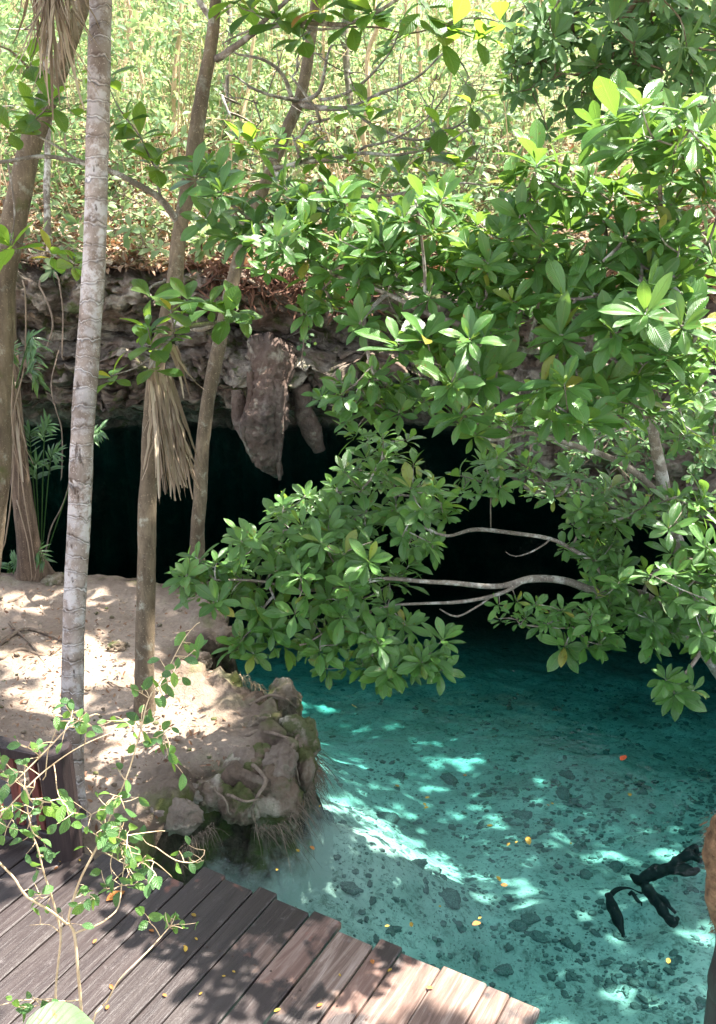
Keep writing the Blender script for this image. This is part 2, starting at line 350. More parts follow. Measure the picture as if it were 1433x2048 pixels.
def smooth_path(pts, rad, step=0.12):
    pts = np.asarray(pts, float); rad = np.asarray(rad, float)
    if len(pts) < 3:
        n = max(2, int(np.linalg.norm(pts[-1] - pts[0]) / step) + 1); t = np.linspace(0, 1, n)[:, None]
        return pts[0] * (1 - t) + pts[-1] * t, rad[0] * (1 - t[:, 0]) + rad[-1] * t[:, 0]
    E = np.vstack([2 * pts[0] - pts[1], pts, 2 * pts[-1] - pts[-2]])
    out = []; ro = []
    for i in range(len(pts) - 1):
        p0, p1, p2, p3 = E[i:i + 4]; n = max(2, int(np.linalg.norm(p2 - p1) / step) + 1)
        for t in np.linspace(0, 1, n, endpoint=False):
            out.append(0.5 * ((2 * p1) + (-p0 + p2) * t + (2 * p0 - 5 * p1 + 4 * p2 - p3) * t * t + (-p0 + 3 * p1 - 3 * p2 + p3) * t ** 3))
            ro.append(rad[i] * (1 - t) + rad[i + 1] * t)
    out.append(pts[-1]); ro.append(rad[-1])
    return np.array(out), np.array(ro)

def tube(mb, pts, rad, seg=8, step=0.12, rough=0.0, wob=0.0, flare=0.0, seed=0, closed=True, rnd=0.5, ridge=0.0):
    p, r = smooth_path(pts, rad, step)
    if wob:
        for i in range(1, len(p) - 1):
            p[i, 0] += wob * nz(p[i, 0], p[i, 1], p[i, 2], 1.7, seed + 3); p[i, 1] += wob * nz(p[i, 0], p[i, 1], p[i, 2], 1.7, seed + 8)
            p[i, 2] += wob * nz(p[i, 0], p[i, 1], p[i, 2], 1.7, seed + 13)
    if closed:
        p = np.vstack([p[0], p, p[-1]]); r = np.concatenate([[r[0] * 0.05], r, [r[-1] * 0.05]])
    n = len(p); T = np.gradient(p, axis=0)
    if closed: T[0] = T[1]; T[-1] = T[-2]
    T /= np.maximum(np.linalg.norm(T, axis=1, keepdims=True), 1e-9)
    a = np.array([1.0, 0, 0]) if abs(T[0, 0]) < 0.8 else np.array([0, 1.0, 0])
    V = np.zeros((n, seg + 1, 3)); UV = np.zeros((n, seg + 1, 2)); L = 0
    for i in range(n):
        a = a - T[i] * a.dot(T[i]); a /= np.linalg.norm(a); b = np.cross(T[i], a)
        if i: L += np.linalg.norm(p[i] - p[i - 1])
        for j in range(seg + 1):
            th = 2 * math.pi * (j % seg) / seg; rr = r[i]
            if rough:
                q = p[i] + r[i] * (math.cos(th) * a + math.sin(th) * b)
                rr *= 1 + rough * (nz(q[0], q[1], q[2] * 0.6, 5.0, seed) + 0.5 * nz(q[0], q[1], q[2], 14.0, seed))
            if ridge: rr *= 1 + ridge * math.cos(th * 5 + seed) * min(1, 0.2 + flare * 3)
            if flare:
                fl = math.exp(-L / flare); rr *= 1 + fl * (0.55 + 0.35 * math.cos(th * 4 + seed))
            V[i, j] = p[i] + rr * (math.cos(th) * a + math.sin(th) * b); UV[i, j] = (j / seg, L)
    mb.add(V.reshape(-1, 3), grid_faces(n, seg + 1), UV.reshape(-1, 2), rnd=rnd)
    return p, r

# leaf template ------------------------------------------------------------
def leaf_tpl(rows=7, cols=5, wmax=0.19, shape='obovate', fold=0.22):
    vs = []; uv = []
    for i in range(rows):
        v = i / (rows - 1)
        if shape == 'obovate': w = wmax * max(0.06, math.sin(math.pi * min(1, v) ** 1.45) ** 0.75) if 0 < v < 1 else wmax * 0.04
        elif shape == 'oval': w = wmax * max(0.05, math.sin(math.pi * v) ** 0.7) if 0 < v < 1 else wmax * 0.03
        elif shape == 'lance': w = wmax * max(0.04, math.sin(math.pi * v ** 0.8)) if 0 < v < 1 else wmax * 0.03
        elif shape == 'strip': w = wmax * (1 - 0.8 * v)
        for j in range(cols):
            u = -1 + 2 * j / (cols - 1)
            vs.append((u * w, v, fold * abs(u) * w + 0.012 * math.sin(v * 22) * abs(u))); uv.append((0.5 + u * 0.5, v))
    vs = np.array(vs); f = grid_faces(rows, cols)
    return vs, f, np.array(uv)
TPL = leaf_tpl(8, 5, 0.185); TPL_ALM = leaf_tpl(8, 5, 0.25); TPL_OVAL = leaf_tpl(6, 5, 0.27, 'oval'); TPL_S = leaf_tpl(4, 3, 0.2, 'oval')
TPL_M = leaf_tpl(6, 3, 0.19); TPL_STRIP = leaf_tpl(9, 3, 0.012, 'strip'); TPL_LANCE = leaf_tpl(5, 3, 0.06, 'lance')

def put_leaves(mb, tpl, O, D, N, L, curl, rnd, twist=None, wide=None):
    """O origins, D directions, N upward normals, L lengths; all (n,.)"""
    tv, tf, tuv = tpl; n = len(O); k = len(tv)
    D = D / np.linalg.norm(D, axis=1, keepdims=True)
    N = N - D * np.sum(N * D, 1, keepdims=True); N /= np.maximum(np.linalg.norm(N, axis=1, keepdims=True), 1e-6)
    X = np.cross(D, N)
    L = np.asarray(L).reshape(-1, 1, 1); c = np.asarray(curl).reshape(-1, 1)
    wd = 1.0 if wide is None else np.asarray(wide).reshape(-1, 1)
    x = tv[None, :, 0] * wd; y = tv[None, :, 1] * np.ones((n, 1)); z = tv[None, :, 2] - c * y * y
    y = y * (1 - 0.35 * np.abs(c) * y)
    if twist is not None:
        a = np.asarray(twist).reshape(-1, 1) * y; x, z = x * np.cos(a) , z + x * np.sin(a)
    V = O[:, None, :] + L * (x[..., None] * X[:, None, :] + y[..., None] * D[:, None, :] + z[..., None] * N[:, None, :])
    Fa = (tf[None] + (np.arange(n) * k)[:, None, None]).reshape(-1, 4)
    mb.add(V.reshape(-1, 3), Fa, np.tile(tuv, (n, 1)), rnd=np.repeat(rnd, k))

def rdir(n):
    v = rng.normal(size=(n, 3)); return v / np.linalg.norm(v, axis=1, keepdims=True)

def whorl(mb, p, axis, L, n=9, tpl=TPL, tone=0.5, spread=1.0, sink=0.04):
    axis = np.asarray(axis, float); axis /= np.linalg.norm(axis)
    a = np.cross(axis, [0.3, 0.9, 0.1]); a /= np.linalg.norm(a); b = np.cross(axis, a)
    th0 = rng.uniform(0, 6.28); k = np.arange(n)
    th = th0 + k * 2.4 + rng.normal(0, 0.22, n)
    t = (k + 0.5) / n
    tilt = np.radians((28 + 68 * t ** 0.9) * spread + rng.normal(0, 9, n)); tilt = np.clip(tilt, 0.25, 2.1)
    rad = np.cos(th)[:, None] * a + np.sin(th)[:, None] * b
    D = axis * np.cos(tilt)[:, None] + rad * np.sin(tilt)[:, None]
    N = axis * np.sin(tilt)[:, None] - rad * np.cos(tilt)[:, None] + rng.normal(0, 0.16, (n, 3)) + np.array([0, 0, 0.35])
    D[:, 2] -= 0.12 * t
    O = p - axis * (t * sink * 1.2)[:, None] + rad * 0.006
    Ls = L * (0.62 + 0.38 * np.sin(np.pi * (0.15 + 0.75 * t))) * rng.uniform(0.58, 1.18, n)
    r = np.clip(tone + rng.normal(0, 0.16, n) + 0.22 * (1 - t) ** 2, 0, 0.97)
    r = np.where(rng.random(n) < 0.007, 1.0, r)
    put_leaves(mb, tpl, O, D, N, Ls, rng.uniform(0.0, 0.38, n), r, rng.normal(0, 0.15, n), rng.uniform(0.85, 1.15, n))

def connect(mbt, nodes, tips, r0=0.004, grow=0.0009, maxr=0.016, seg=5, sag=0.03):
    """join every tip to the nearest already-joined node; returns axis directions"""
    nodes = [np.array(q) for q in nodes]; par = [None] * len(nodes)
    tips = [np.array(t) for t in tips]; left = list(range(len(tips))); N = np.array(nodes); T = np.array(tips)
    d = np.linalg.norm(T[:, None] - N[None], axis=2); best = d.argmin(1); bd = d.min(1)
    axes = [None] * len(tips); segs = []; idx = {}
    alln = list(nodes)
    while left:
        i = min(left, key=lambda q: bd[q]); left.remove(i)
        a = alln[best[i]]; t = tips[i]; v = t - a; ln = max(1e-3, np.linalg.norm(v))
        m = a + v * 0.5 + np.array([0, 0, -sag * ln]) + rng.normal(0, 0.05 * ln, 3)
        e = t
        segs.append([a, m, e, best[i], len(alln)])
        axes[i] = (e - m) / max(1e-6, np.linalg.norm(e - m))
        # attach points: middle and a bit before the tip
        alln.append(m); alln.append(t - axes[i] * min(0.05, ln * 0.3)); k = len(alln) - 2
        for q in left:
            for kk in (k, k + 1):
                dd = np.linalg.norm(tips[q] - alln[kk]) + 0.02
                if dd < bd[q]: bd[q] = dd; best[q] = kk
    cnt = [1] * len(segs); owner = {}
    for j, s in enumerate(segs): owner[s[4]] = j; owner[s[4] + 1] = j
    for j in range(len(segs) - 1, -1, -1):
        pj = owner.get(segs[j][3])
        if pj is not None: cnt[pj] += cnt[j]
    for j, s in enumerate(segs):
        r = min(maxr, r0 + grow * cnt[j] ** 0.8)
        tube(mbt, [s[0], s[1], s[2]], [r * 1.15, r, max(r0 * 0.8, r * 0.65)], seg, 0.06, seed=j)
    return axes

def scatter_clusters(cl, mind=0.62):
    """cl rows: cx, cy, rx, ry, Y, dY, n, L   ->  tips [(point, L)]"""
    out = []
    for (cx, cy, rx, ry, Y, dY, n, L) in cl:
        got = []; tries = 0
        while len(got) < n and tries < n * 40:
            tries += 1
            a = rng.uniform(0, 6.283); rr = math.sqrt(rng.random())
            p = P(cx + rx * rr * math.cos(a), cy + ry * rr * math.sin(a), Y + rng.normal(0, dY))
            if all(np.linalg.norm(p - q[0]) > L * mind for q in got[-60:]): got.append((p, L * rng.uniform(0.85, 1.1)))
        out += got
    return out

# ------------------------------------------------------------------ TERRAIN: bank + pool floor
bank_px = [(-900, 1120), (-300, 1150), (0, 1166), (120, 1162), (250, 1160), (350, 1163), (430, 1185), (475, 1225), (488, 1268), (455, 1300), (408, 1303),
           (400, 1322), (440, 1333), (490, 1350), (530, 1378), (575, 1403), (592, 1440), (588, 1458), (618, 1488), (640, 1530), (622, 1572), (606, 1604),
           (580, 1640), (540, 1657), (490, 1657), (440, 1640), (402, 1668), (372, 1704), (345, 1745)]
poly = [tuple(G(x, y, 0.3 if (y < 1525 or i_ < 8) else 0.02)[:2]) for i_, (x, y) in enumerate(bank_px)] + [(-1.45, 4.4), (-1.7, 3.2), (-1.9, 1.0), (-1.6, -1.5), (3.0, -2.4), (9.5, -2.6), (14, -2.6), (14, -9), (-16, -9), (-16, 9)]
poly = np.array(poly)
def sdist(X, Y):
    """signed distance to bank polygon (positive inside), vectorised"""
    dmin = np.full(X.shape, 1e9); ins = np.zeros(X.shape, bool); n = len(poly)
    for i in range(n):
        x1, y1 = poly[i]; x2, y2 = poly[(i + 1) % n]; ex, ey = x2 - x1, y2 - y1
        t = np.clip(((X - x1) * ex + (Y - y1) * ey) / (ex * ex + ey * ey + 1e-12), 0, 1)
        dmin = np.minimum(dmin, np.hypot(X - x1 - t * ex, Y - y1 - t * ey))
        c = ((y1 > Y) != (y2 > Y)) & (X < (x2 - x1) * (Y - y1) / ((y2 - y1) if y2 != y1 else 1e-12) + x1); ins ^= c
    return np.where(ins, dmin, -dmin)
def nzv(X, Y, sc, seed, oc=3):
    out = np.empty(X.shape); fl = out.ravel(); xs = X.ravel(); ys = Y.ravel()
    for i in range(len(xs)): fl[i] = fbm(xs[i], ys[i], 0.3, sc, oc, seed)
    return out
def terrain(xs, ys):
    X, Y = np.meshgrid(xs, ys, indexing='ij'); n1 = nzv(X, Y, 0.9, 1); n2 = nzv(X, Y, 3.2, 2, 4)
    D = sdist(X + 0.05 * n2, Y + 0.05 * n1)
    top = 0.28 + 0.05 * n1 + 0.032 * n2 + 0.16 * sstep(-1.5, -4.0, X) + 0.05 * sstep(0.9, 0.3, np.abs(D))
    fl = -(0.56 + 0.82 * sstep(-0.1, 1.6, -D) + 0.21 * np.maximum(0, Y - 6.7)) + 0.09 * n1 + 0.03 * n2
    ed = sstep(0.75, 0.1, np.abs(D - 0.05)) * sstep(-2.2, -1.2, X); n4 = nzv(X, Y, 4.5, 5, 4); top = top + ed * (0.13 * n4 + 0.05 * np.abs(n2))
    w = sstep(-0.10, 0.10, D); Z = fl * (1 - w) + top * w
    edge = np.clip(1.25 - np.abs(D - 0.05) / 0.42, 0, 1); edge = np.where(D < 0, 1.0, edge)
    # undercut: the face below the turf lip is pulled back towards the bank
    gx, gy = np.gradient(sdist(X, Y), xs[1] - xs[0], ys[1] - ys[0])
    pull = 0.26 * np.exp(-((Z + 0.05) / 0.22) ** 2) * (np.abs(D) < 0.25)
    return X + gx * pull, Y + gy * pull, Z, edge, D
xs = np.arange(-5.6, 6.41, 0.05); ys = np.arange(2.4, 14.41, 0.05)
X, Y, Z, E, D = terrain(xs, ys)
Fg = grid_faces(len(xs), len(ys))[:, ::-1]; Vg = np.stack([X, Y, Z], -1).reshape(-1, 3)
flip = Fg[:, [0, 3, 2, 1]]
zf = D.reshape(-1)[Fg].mean(1); top = zf > -0.17
def sub_mesh(mask, name, m, kind='structure'):
    f = Fg[mask]; u, inv = np.unique(f.ravel(), return_inverse=True)
    mb = MB(); mb.add(Vg[u], inv.reshape(-1, 4), None, edge=E.reshape(-1)[u]); o = mb.build(name, m); o.data.flip_normals() if False else None
    return tag(o, kind=kind)
def up_normals(o):
    me = o.data
    if sum(p.normal.z for p in list(me.polygons)[:200]) < 0: me.flip_normals()
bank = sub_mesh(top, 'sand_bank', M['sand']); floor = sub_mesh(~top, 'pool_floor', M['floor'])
up_normals(bank); up_normals(floor)
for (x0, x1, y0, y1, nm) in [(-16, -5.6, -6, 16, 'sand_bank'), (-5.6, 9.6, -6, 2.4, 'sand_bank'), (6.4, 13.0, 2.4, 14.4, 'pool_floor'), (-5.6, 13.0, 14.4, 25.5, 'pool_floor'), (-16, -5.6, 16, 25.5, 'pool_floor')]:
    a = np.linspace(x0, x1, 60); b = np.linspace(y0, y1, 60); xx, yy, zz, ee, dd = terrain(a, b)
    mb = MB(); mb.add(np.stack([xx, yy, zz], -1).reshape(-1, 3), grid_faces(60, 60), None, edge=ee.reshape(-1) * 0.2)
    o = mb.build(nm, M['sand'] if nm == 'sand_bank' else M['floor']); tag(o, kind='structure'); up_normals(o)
def ground_z(x, y):
    d = float(sdist(np.array([[x]]), np.array([[y]]))[0, 0]); n1 = fbm(x, y, .3, .9, 3, 1)
    if d > 0: return 0.30 + 0.05 * n1 + 0.16 * float(sstep(-1.5, -4.0, x))
    return float(-(0.56 + 0.82 * sstep(-0.1, 1.6, -d) + 0.21 * np.maximum(0, y - 6.7))) + 0.09 * n1
mb = MB(); mb.add([(-600, -600, -8), (600, -600, -8), (600, 600, -8), (-600, 600, -8)], [(0, 1, 2, 3)]); tag(mb.build('ground', M['sand']), kind='structure')
mb = MB()
xb = np.linspace(-70, 70, 50); yb = np.linspace(-90, -5.9, 30); XX, YY = np.meshgrid(xb, yb, indexing='ij'); ZZ = 0.28 + 0 * XX + 0.02 * (-5.9 - YY)
mb.add(np.stack([XX, YY, ZZ], -1).reshape(-1, 3), grid_faces(50, 30), None, edge=0.0); o = mb.build('ground', M['sand']); tag(o, kind='structure'); up_normals(o)

# water: one closed body
mb = MB(); x0, x1, y0, y1, z0 = -15, 14, -5, 26, -7.5
mb.add([(x0, y0, z0), (x1, y0, z0), (x1, y1, z0), (x0, y1, z0), (x0, y0, 0), (x1, y0, 0), (x1, y1, 0), (x0, y1, 0)],
       [(0, 3, 2, 1), (4, 5, 6, 7), (0, 1, 5, 4), (1, 2, 6, 5), (2, 3, 7, 6), (3, 0, 4, 7)])
tag(mb.build('water', M['water'], smooth=False), kind='structure')

# ------------------------------------------------------------------ CLIFF + HILLSIDE (lofted along the rim of the pool)
rim = np.array([(-22, 6.5), (-16, 10.5), (-10, 12.2), (-6, 12.7), (-3, 12.9), (0, 13.0), (1.6, 12.7), (2.8, 11.9), (3.9, 10.7), (5.0, 9.4), (6.3, 7.8), (7.4, 5.6), (8.0, 2.5), (8.4, -2), (9.5, -8)])
rimp, _ = smooth_path(np.c_[rim, np.zeros(len(rim))], np.zeros(len(rim)), 0.05)
rimp = rimp[:, :2]; tt = np.gradient(rimp, axis=0); tt /= np.linalg.norm(tt, axis=1, keepdims=True)
k = 41; ker = np.hanning(k); ker /= ker.sum()
nrm = np.stack([-tt[:, 1], tt[:, 0]], 1)
nrm = np.stack([np.convolve(np.pad(nrm[:, i], k // 2, 'edge'), ker, 'valid') for i in (0, 1)], 1); nrm /= np.linalg.norm(nrm, axis=1, keepdims=True)
arc = np.concatenate([[0], np.cumsum(np.linalg.norm(np.diff(rimp, axis=0), axis=1))])
def rim_at(s):
    i = np.searchsorted(arc, s); i = min(max(i, 1), len(arc) - 1)
    return rimp[i], nrm[i]
def rimz(s): return .26 * nz(s, 3.3, 0, .42) + .12 * nz(s, 9.1, 0, 1.5) + .05 * nz(s, 2.2, 0, 4.5)
def lipz(x):
    return np.interp(x, [-20, -5, -1, 0.8, 1.6, 2.4, 3.2, 4.2, 6, 9], [1.35, 1.30, 1.38, 1.35, 0.75, 0.30, 0.12, 0.55, 0.7, 0.7])
prof_t = np.array([0, .08, .16, .24, .30, .36, .42, .48, .54, .60, .66, .74, .84, .93, 1.0])
prof_n = np.array([.75, .25, .02, .05, .35, .55, .12, -.30, -.15, .35, .36, 1.1, 2.6, 5.2, 6.4])
prof_h = np.array([3.30, 3.16, 2.98, 2.70, 2.50, 2.30, 2.12, 1.95, 1.74, 1.62, 0.0, .05, .18, -.5, -4.2])   # last ones relative to the lip
sm = float(arc[np.abs(rimp[:, 0] + 5.5).argmin()]); se = float(arc[-1] - 9)
sgrid = np.concatenate([np.linspace(1.0, sm, 60, endpoint=False), np.linspace(sm, se, 420, endpoint=False), np.linspace(se, arc[-1] - .5, 50)]); ns = len(sgrid); nt = 230
V = np.zeros((ns, nt, 3)); tv = np.concatenate([np.linspace(0, .70, 190, endpoint=False), np.linspace(.70, 1, 40)])
for i, s in enumerate(sgrid):
    p, n_ = rim_at(s); lz = lipz(p[0]); lower = (1.38 - lz)
    for j, t in enumerate(tv):
        nn = np.interp(t, prof_t, prof_n)
        hh = np.array(prof_h); hh[10] = lz; hh[11] = lz - .10; hh[12] = lz * .55; hh[13] = -.35; hh[14] = -6.5
        hh[7] -= lower * 0.45; hh[8] -= lower * 0.7; hh[9] -= lower * 0.9
        zz = np.interp(t, prof_t, hh)
        q = np.array([p[0] + n_[0] * nn, p[1] + n_[1] * nn, zz])
        e = sstep(0.0, 0.06, t)
        d1 = fbm(q[0], q[1], q[2] * 1.6, 0.75, 5, 4); d2 = fbm(q[0], q[1], q[2] * 1.5, 2.8, 5, 6)
        amp = e * (0.34 if t < .66 else .6)
        d3 = fbm(q[0], q[1], q[2] * 1.3, 8.0, 4, 8); rg = abs(fbm(q[0], q[1], q[2] * 1.2, 1.6, 4, 14))
        q[:2] += n_ * (-(amp * d1 + 0.15 * e * d2 + 0.05 * e * d3) + 0.30 * e * sstep(.35, .0, rg) * (t < .75)); q[2] += e * (0.20 * fbm(q[0], q[1], q[2], 0.9, 4, 9) + 0.06 * d2) * (1 if t < 0.9 else 0.3)
        q[2] += rimz(s) * max(0.0, 1 - t / .5)
        V[i, j] = q
mb = MB(); mb.add(V.reshape(-1, 3), grid_faces(ns, nt)); cliff = mb.build('cliff', M['cliff']); tag(cliff, kind='structure')

def hill_pos(s, n):
    p, n_ = rim_at(s); x = p[0] + n_[0] * n; y = p[1] + n_[1] * n
    z = 3.16 + 0.40 * (n - 0.3) + 0.16 * sstep(0.3, 3, n) * fbm(x, y, 0, 0.45, 4, 12) * (1 + n * .06) + 0.03 * fbm(x, y, 0, 2.5, 3, 2) + rimz(s) * float(sstep(4.0, .3, n))
    return np.array([x, y, z])
nn_ = np.concatenate([np.arange(0.35, 8, 0.12), np.linspace(8, 75, 60)]); sg = np.linspace(1.0, arc[-1] - 0.5, 260)
V = np.array([[hill_pos(s, n) for n in nn_] for s in sg])
mb = MB(); mb.add(V.reshape(-1, 3), grid_faces(len(sg), len(nn_))); o = mb.build('hillside', M['hill']); tag(o, kind='structure'); up_normals(o)
# ------------------------------------------------------------------ DECK
UD = np.array([0.5, 0.866, 0]); ED = np.array([-0.872, 0.489, 0]); ED /= np.linalg.norm(ED); UD = np.array([ED[1], -ED[0], 0])
corner = G(1082, 2020, 0.5)
def box(mb, c, ax, ay, az, hx, hy, hz, rnd=0.5, bev=0.006, nu=1, wet=0.0, jit=0.0):
    """bevelled box: rounded top edges via an inset ring profile; ax, ay, az unit axes; long axis ay is split in nu"""
    prof = [(-hx, -hz), (-hx, hz - bev), (-hx + bev, hz), (hx - bev, hz), (hx, hz - bev), (hx, -hz)]
    k = len(prof); ts = np.linspace(-hy, hy, nu + 1); rows = []
    ts = np.concatenate([[-hy, -hy], ts[1:-1], [hy, hy]]) if nu > 1 else np.array([-hy, -hy, hy, hy])
    V = []; UV = []
    for a, t in enumerate(ts):
        cap = (a == 0 or a == len(ts) - 1)
        for (u, w) in prof + [prof[0]]:
            u2, w2 = (u * 0.01, w * 0.01) if cap else (u, w)
            jx = jit * fbm(c[0] * 3 + u, t, 0, 2.0, 2, 3) if jit else 0
            q = np.array(c) + ax * (u2 + jx) + ay * t + az * w2; V.append(q); UV.append(((u if abs(u) < hx else u * 1.1) + c[0] * 3, t))
    mb.add(V, grid_faces(len(ts), k + 1), UV, rnd=rnd, wet=wet)
deck = thing('wooden_deck', (corner[0] - 1.5, corner[1] - 1.5, 0.3), 'worn dark wooden plank deck with wet patches and a stepped edge over the turquoise pool', 'deck')
mb = MB(); s = 0.0; Zax = np.array([0, 0, 1.0]); nb = 0
ends = [0.0, 0.02, 0.03, -0.01, 0.05, -0.02, 0.03, 0.0, 0.045, 0.0, 0.02, -0.18, -0.15, -0.2, -0.1, -0.12, -0.1, -0.15]
while s < 5.4:
    w = [0.17, 0.13, 0.26, 0.24, 0.15, 0.235, 0.2, 0.25, 0.14, 0.22][nb % 10]
    e = ends[nb % len(ends)] * 0.9 + rng.normal(0, 0.012); L = 6.2
    if s > 2.75: e = -0.25 + 0.30 * (s > 3.1) + rng.normal(0, 0.03)
    c = corner + ED * (s + w / 2) + UD * (e - L / 2) + Zax * (-0.02 + rng.normal(0, 0.0025))
    box(mb, c, -ED, UD, Zax, w / 2 - 0.0025 - abs(rng.normal(0, 0.0022)), L / 2, 0.022, rnd=rng.random(), bev=0.007, nu=50, jit=0.004,
        wet=0.0 + 0.17 * float(sstep(0.7, 1.8, s)))
    s += w; nb += 1
mb.build('planks', M['plank'], deck, smooth=False)
mbn = MB(); s2 = 0.0; k2 = 0
while s2 < 5.3:
    w = [0.17, 0.13, 0.26, 0.24, 0.15, 0.235, 0.2, 0.25, 0.14, 0.22][k2 % 10]
    for off in (-.48, -1.6, -3.0):
        for fr in (.22, .78):
            c = corner + ED * (s2 + w * fr) + UD * (off + rng.normal(0, .012)) + Zax * .0025; r_ = .0065; V_ = [c + np.array([r_ * math.cos(a), r_ * math.sin(a), 0]) for a in np.arange(8) * math.pi / 4]
            mbn.add(V_, [(0, 1, 2, 3), (0, 3, 4, 7), (4, 5, 6, 7)])
    s2 += w; k2 += 1
M['screw'] = simple_mat('rusty_screw', (0.02, 0.012, 0.01), (0.06, 0.035, 0.025), 40, .6, .2)
mbn.build('screw_heads', M['screw'], deck, smooth=False)
mb = MB()
for off in (-0.48, -1.6, -3.0, -4.4):
    c = corner + ED * 2.6 + UD * off + Zax * (-0.12); box(mb, c, UD, ED, Zax, 0.045, 2.55, 0.07, bev=0.004)
mb.build('beam', M['post'], deck, smooth=False)
for sx in (0.35, 1.45, 2.5):
    q = corner + ED * sx + UD * -0.48; mb = MB(); tube(mb, [(q[0], q[1], -1.4), (q[0], q[1], 0.30)], [0.07, 0.065], 10, 0.2, rough=0.1)
    mb.build('pile', M['post'], deck)

# railing
pb = G(135, 1705, 0.5); rail = thing('deck_railing', (pb[0], pb[1], 0.5), 'dark brown wooden deck railing with a thick end post, half hidden by sapling leaves', 'railing')
mb = MB(); V = []; ring = 10; ztop = 1.27
zs = [0.42, 0.5, 0.8, 1.1, 1.24, 1.26, 1.262]; rs = [1, 1, .99, .985, .98, .93, .02]
for z, r in zip(zs, rs):
    for j in range(ring + 1):
        a = 2 * math.pi * (j % ring) / ring + .3
        V.append((pb[0] + 0.098 * r * math.cos(a) * 1.05, pb[1] + 0.098 * r * math.sin(a), z + (0.02 * math.cos(a) if z > 1.2 else 0)))
mb.add(V, grid_faces(len(zs), ring + 1)); mb.build('end_post', M['post'], rail, smooth=False)
rd = np.array([-0.93, 0.30, 0]); rd /= np.linalg.norm(rd); rn = np.array([-rd[1], rd[0], 0]); base = np.array([pb[0], pb[1], 0])
mb = MB(); c = base + rd * (0.1 + 0.95) + Zax * 1.20; box(mb, c, rn, rd, Zax, 0.055, 0.95, 0.035, bev=0.01, nu=6); mb.build('top_rail', M['post'], rail, smooth=False)
mb = MB(); c = base + rd * (0.1 + 0.95) + Zax * 0.60; box(mb, c, rn, rd, Zax, 0.04, 0.95, 0.045, bev=0.008, nu=6); mb.build('bottom_rail', M['post'], rail, smooth=False)
for i in range(9):
    mb = MB(); c = base + rd * (0.17 + 0.155 * i) + Zax * 0.905; ax = (Zax + rd * 0.04); ax /= np.linalg.norm(ax)
    box(mb, c, rd, ax, rn, 0.028, 0.262, 0.014, bev=0.004); mb.build('baluster', M['balu'], rail, smooth=False)
q = base + rd * 2.0; mb = MB(); tube(mb, [(q[0], q[1], .42), (q[0], q[1], 1.3)], [.09, .088], 10, .3); mb.build('end_post', M['post'], rail, smooth=False)

# mossy wrapped post at the right edge of the deck
def blob(mb, c, r, n=14, amp=0.25, sc=2.0, seed=0, rnd=0.5, flat=1.0):
    """closed rounded lump from a cube sphere, all quads"""
    c = np.array(c, float); r = np.array(r, float) * np.ones(3)
    t = np.linspace(-1, 1, n); A, B = np.meshgrid(t, t, indexing='ij'); o = np.ones_like(A)
    for fc in [(A, B, o), (B, A, -o), (o, A, B), (-o, B, A), (B, o, A), (A, -o, B)]:
        v = np.stack(fc, -1).reshape(-1, 3); v = v / np.linalg.norm(v, axis=1, keepdims=True)
        for i in range(len(v)):
            d = fbm(v[i, 0] * 1.0 + c[0], v[i, 1] + c[1], v[i, 2] + c[2], sc, 4, seed); v[i] *= 1 + amp * d
        v = v * r; v[:, 2] *= flat
        mb.add(v + c, grid_faces(n, n), v[:, :2], rnd=rnd)
rp = P(1462, 1900, 3.7)
post = thing('wooden_post', (rp[0], rp[1], -0.2), 'thick wooden post wrapped in brown mossy fibre at the right edge of the picture', 'post')
mb = MB(); tube(mb, [(rp[0] - .0, rp[1] + .02, -1.3), P(1452, 2060, 3.72), P(1460, 1960, 3.7), P(1472, 1880, 3.68), P(1480, 1700, 3.66)], [.125, .115, .105, .09, .085], 20, .04, rough=.12, seed=5); mb.build('shaft', M['post'], post)
M['fibre'] = simple_mat('mossy_fibre', (0.06, 0.03, 0.015), (0.26, 0.15, 0.08), 22, 0.95, 1.0, bd=0.03)
mb = MB(); tube(mb, [P(1478, 1905, 3.68), P(1472, 1860, 3.68), P(1466, 1790, 3.67), P(1462, 1720, 3.66), P(1472, 1650, 3.66), P(1496, 1605, 3.66)], [.085, .095, .105, .112, .10, .05], 28, .025, rough=.35, seed=2)
pts = []
for i in range(700):
    t = rng.random(); c = P(1467 + 12 * (t - .5), 1640 + 250 * t, 3.67); a = rng.uniform(0, 6.28); r = .098
    o_ = c + np.array([math.cos(a) * r, math.sin(a) * r, 0]); pts.append((o_, np.array([math.cos(a), math.sin(a), -1.2])))
put_leaves(mb, TPL_LANCE, np.array([q[0] for q in pts]), np.array([q[1] for q in pts]), rdir(len(pts)), rng.uniform(.02, .05, len(pts)), rng.uniform(-.3, .6, len(pts)), rng.random(len(pts)))
mb.build('mossy_wrap', M['fibre'], post)

# ------------------------------------------------------------------ TRUNKS
def wr(px_w, p): return px_w / 2 * depth(p) / F
def px_path(rows):
    pts = [P(x, y, Yd) for x, y, Yd, w in rows]; return pts, [wr(w, p) for p, (x, y, Yd, w) in zip(pts, rows)]

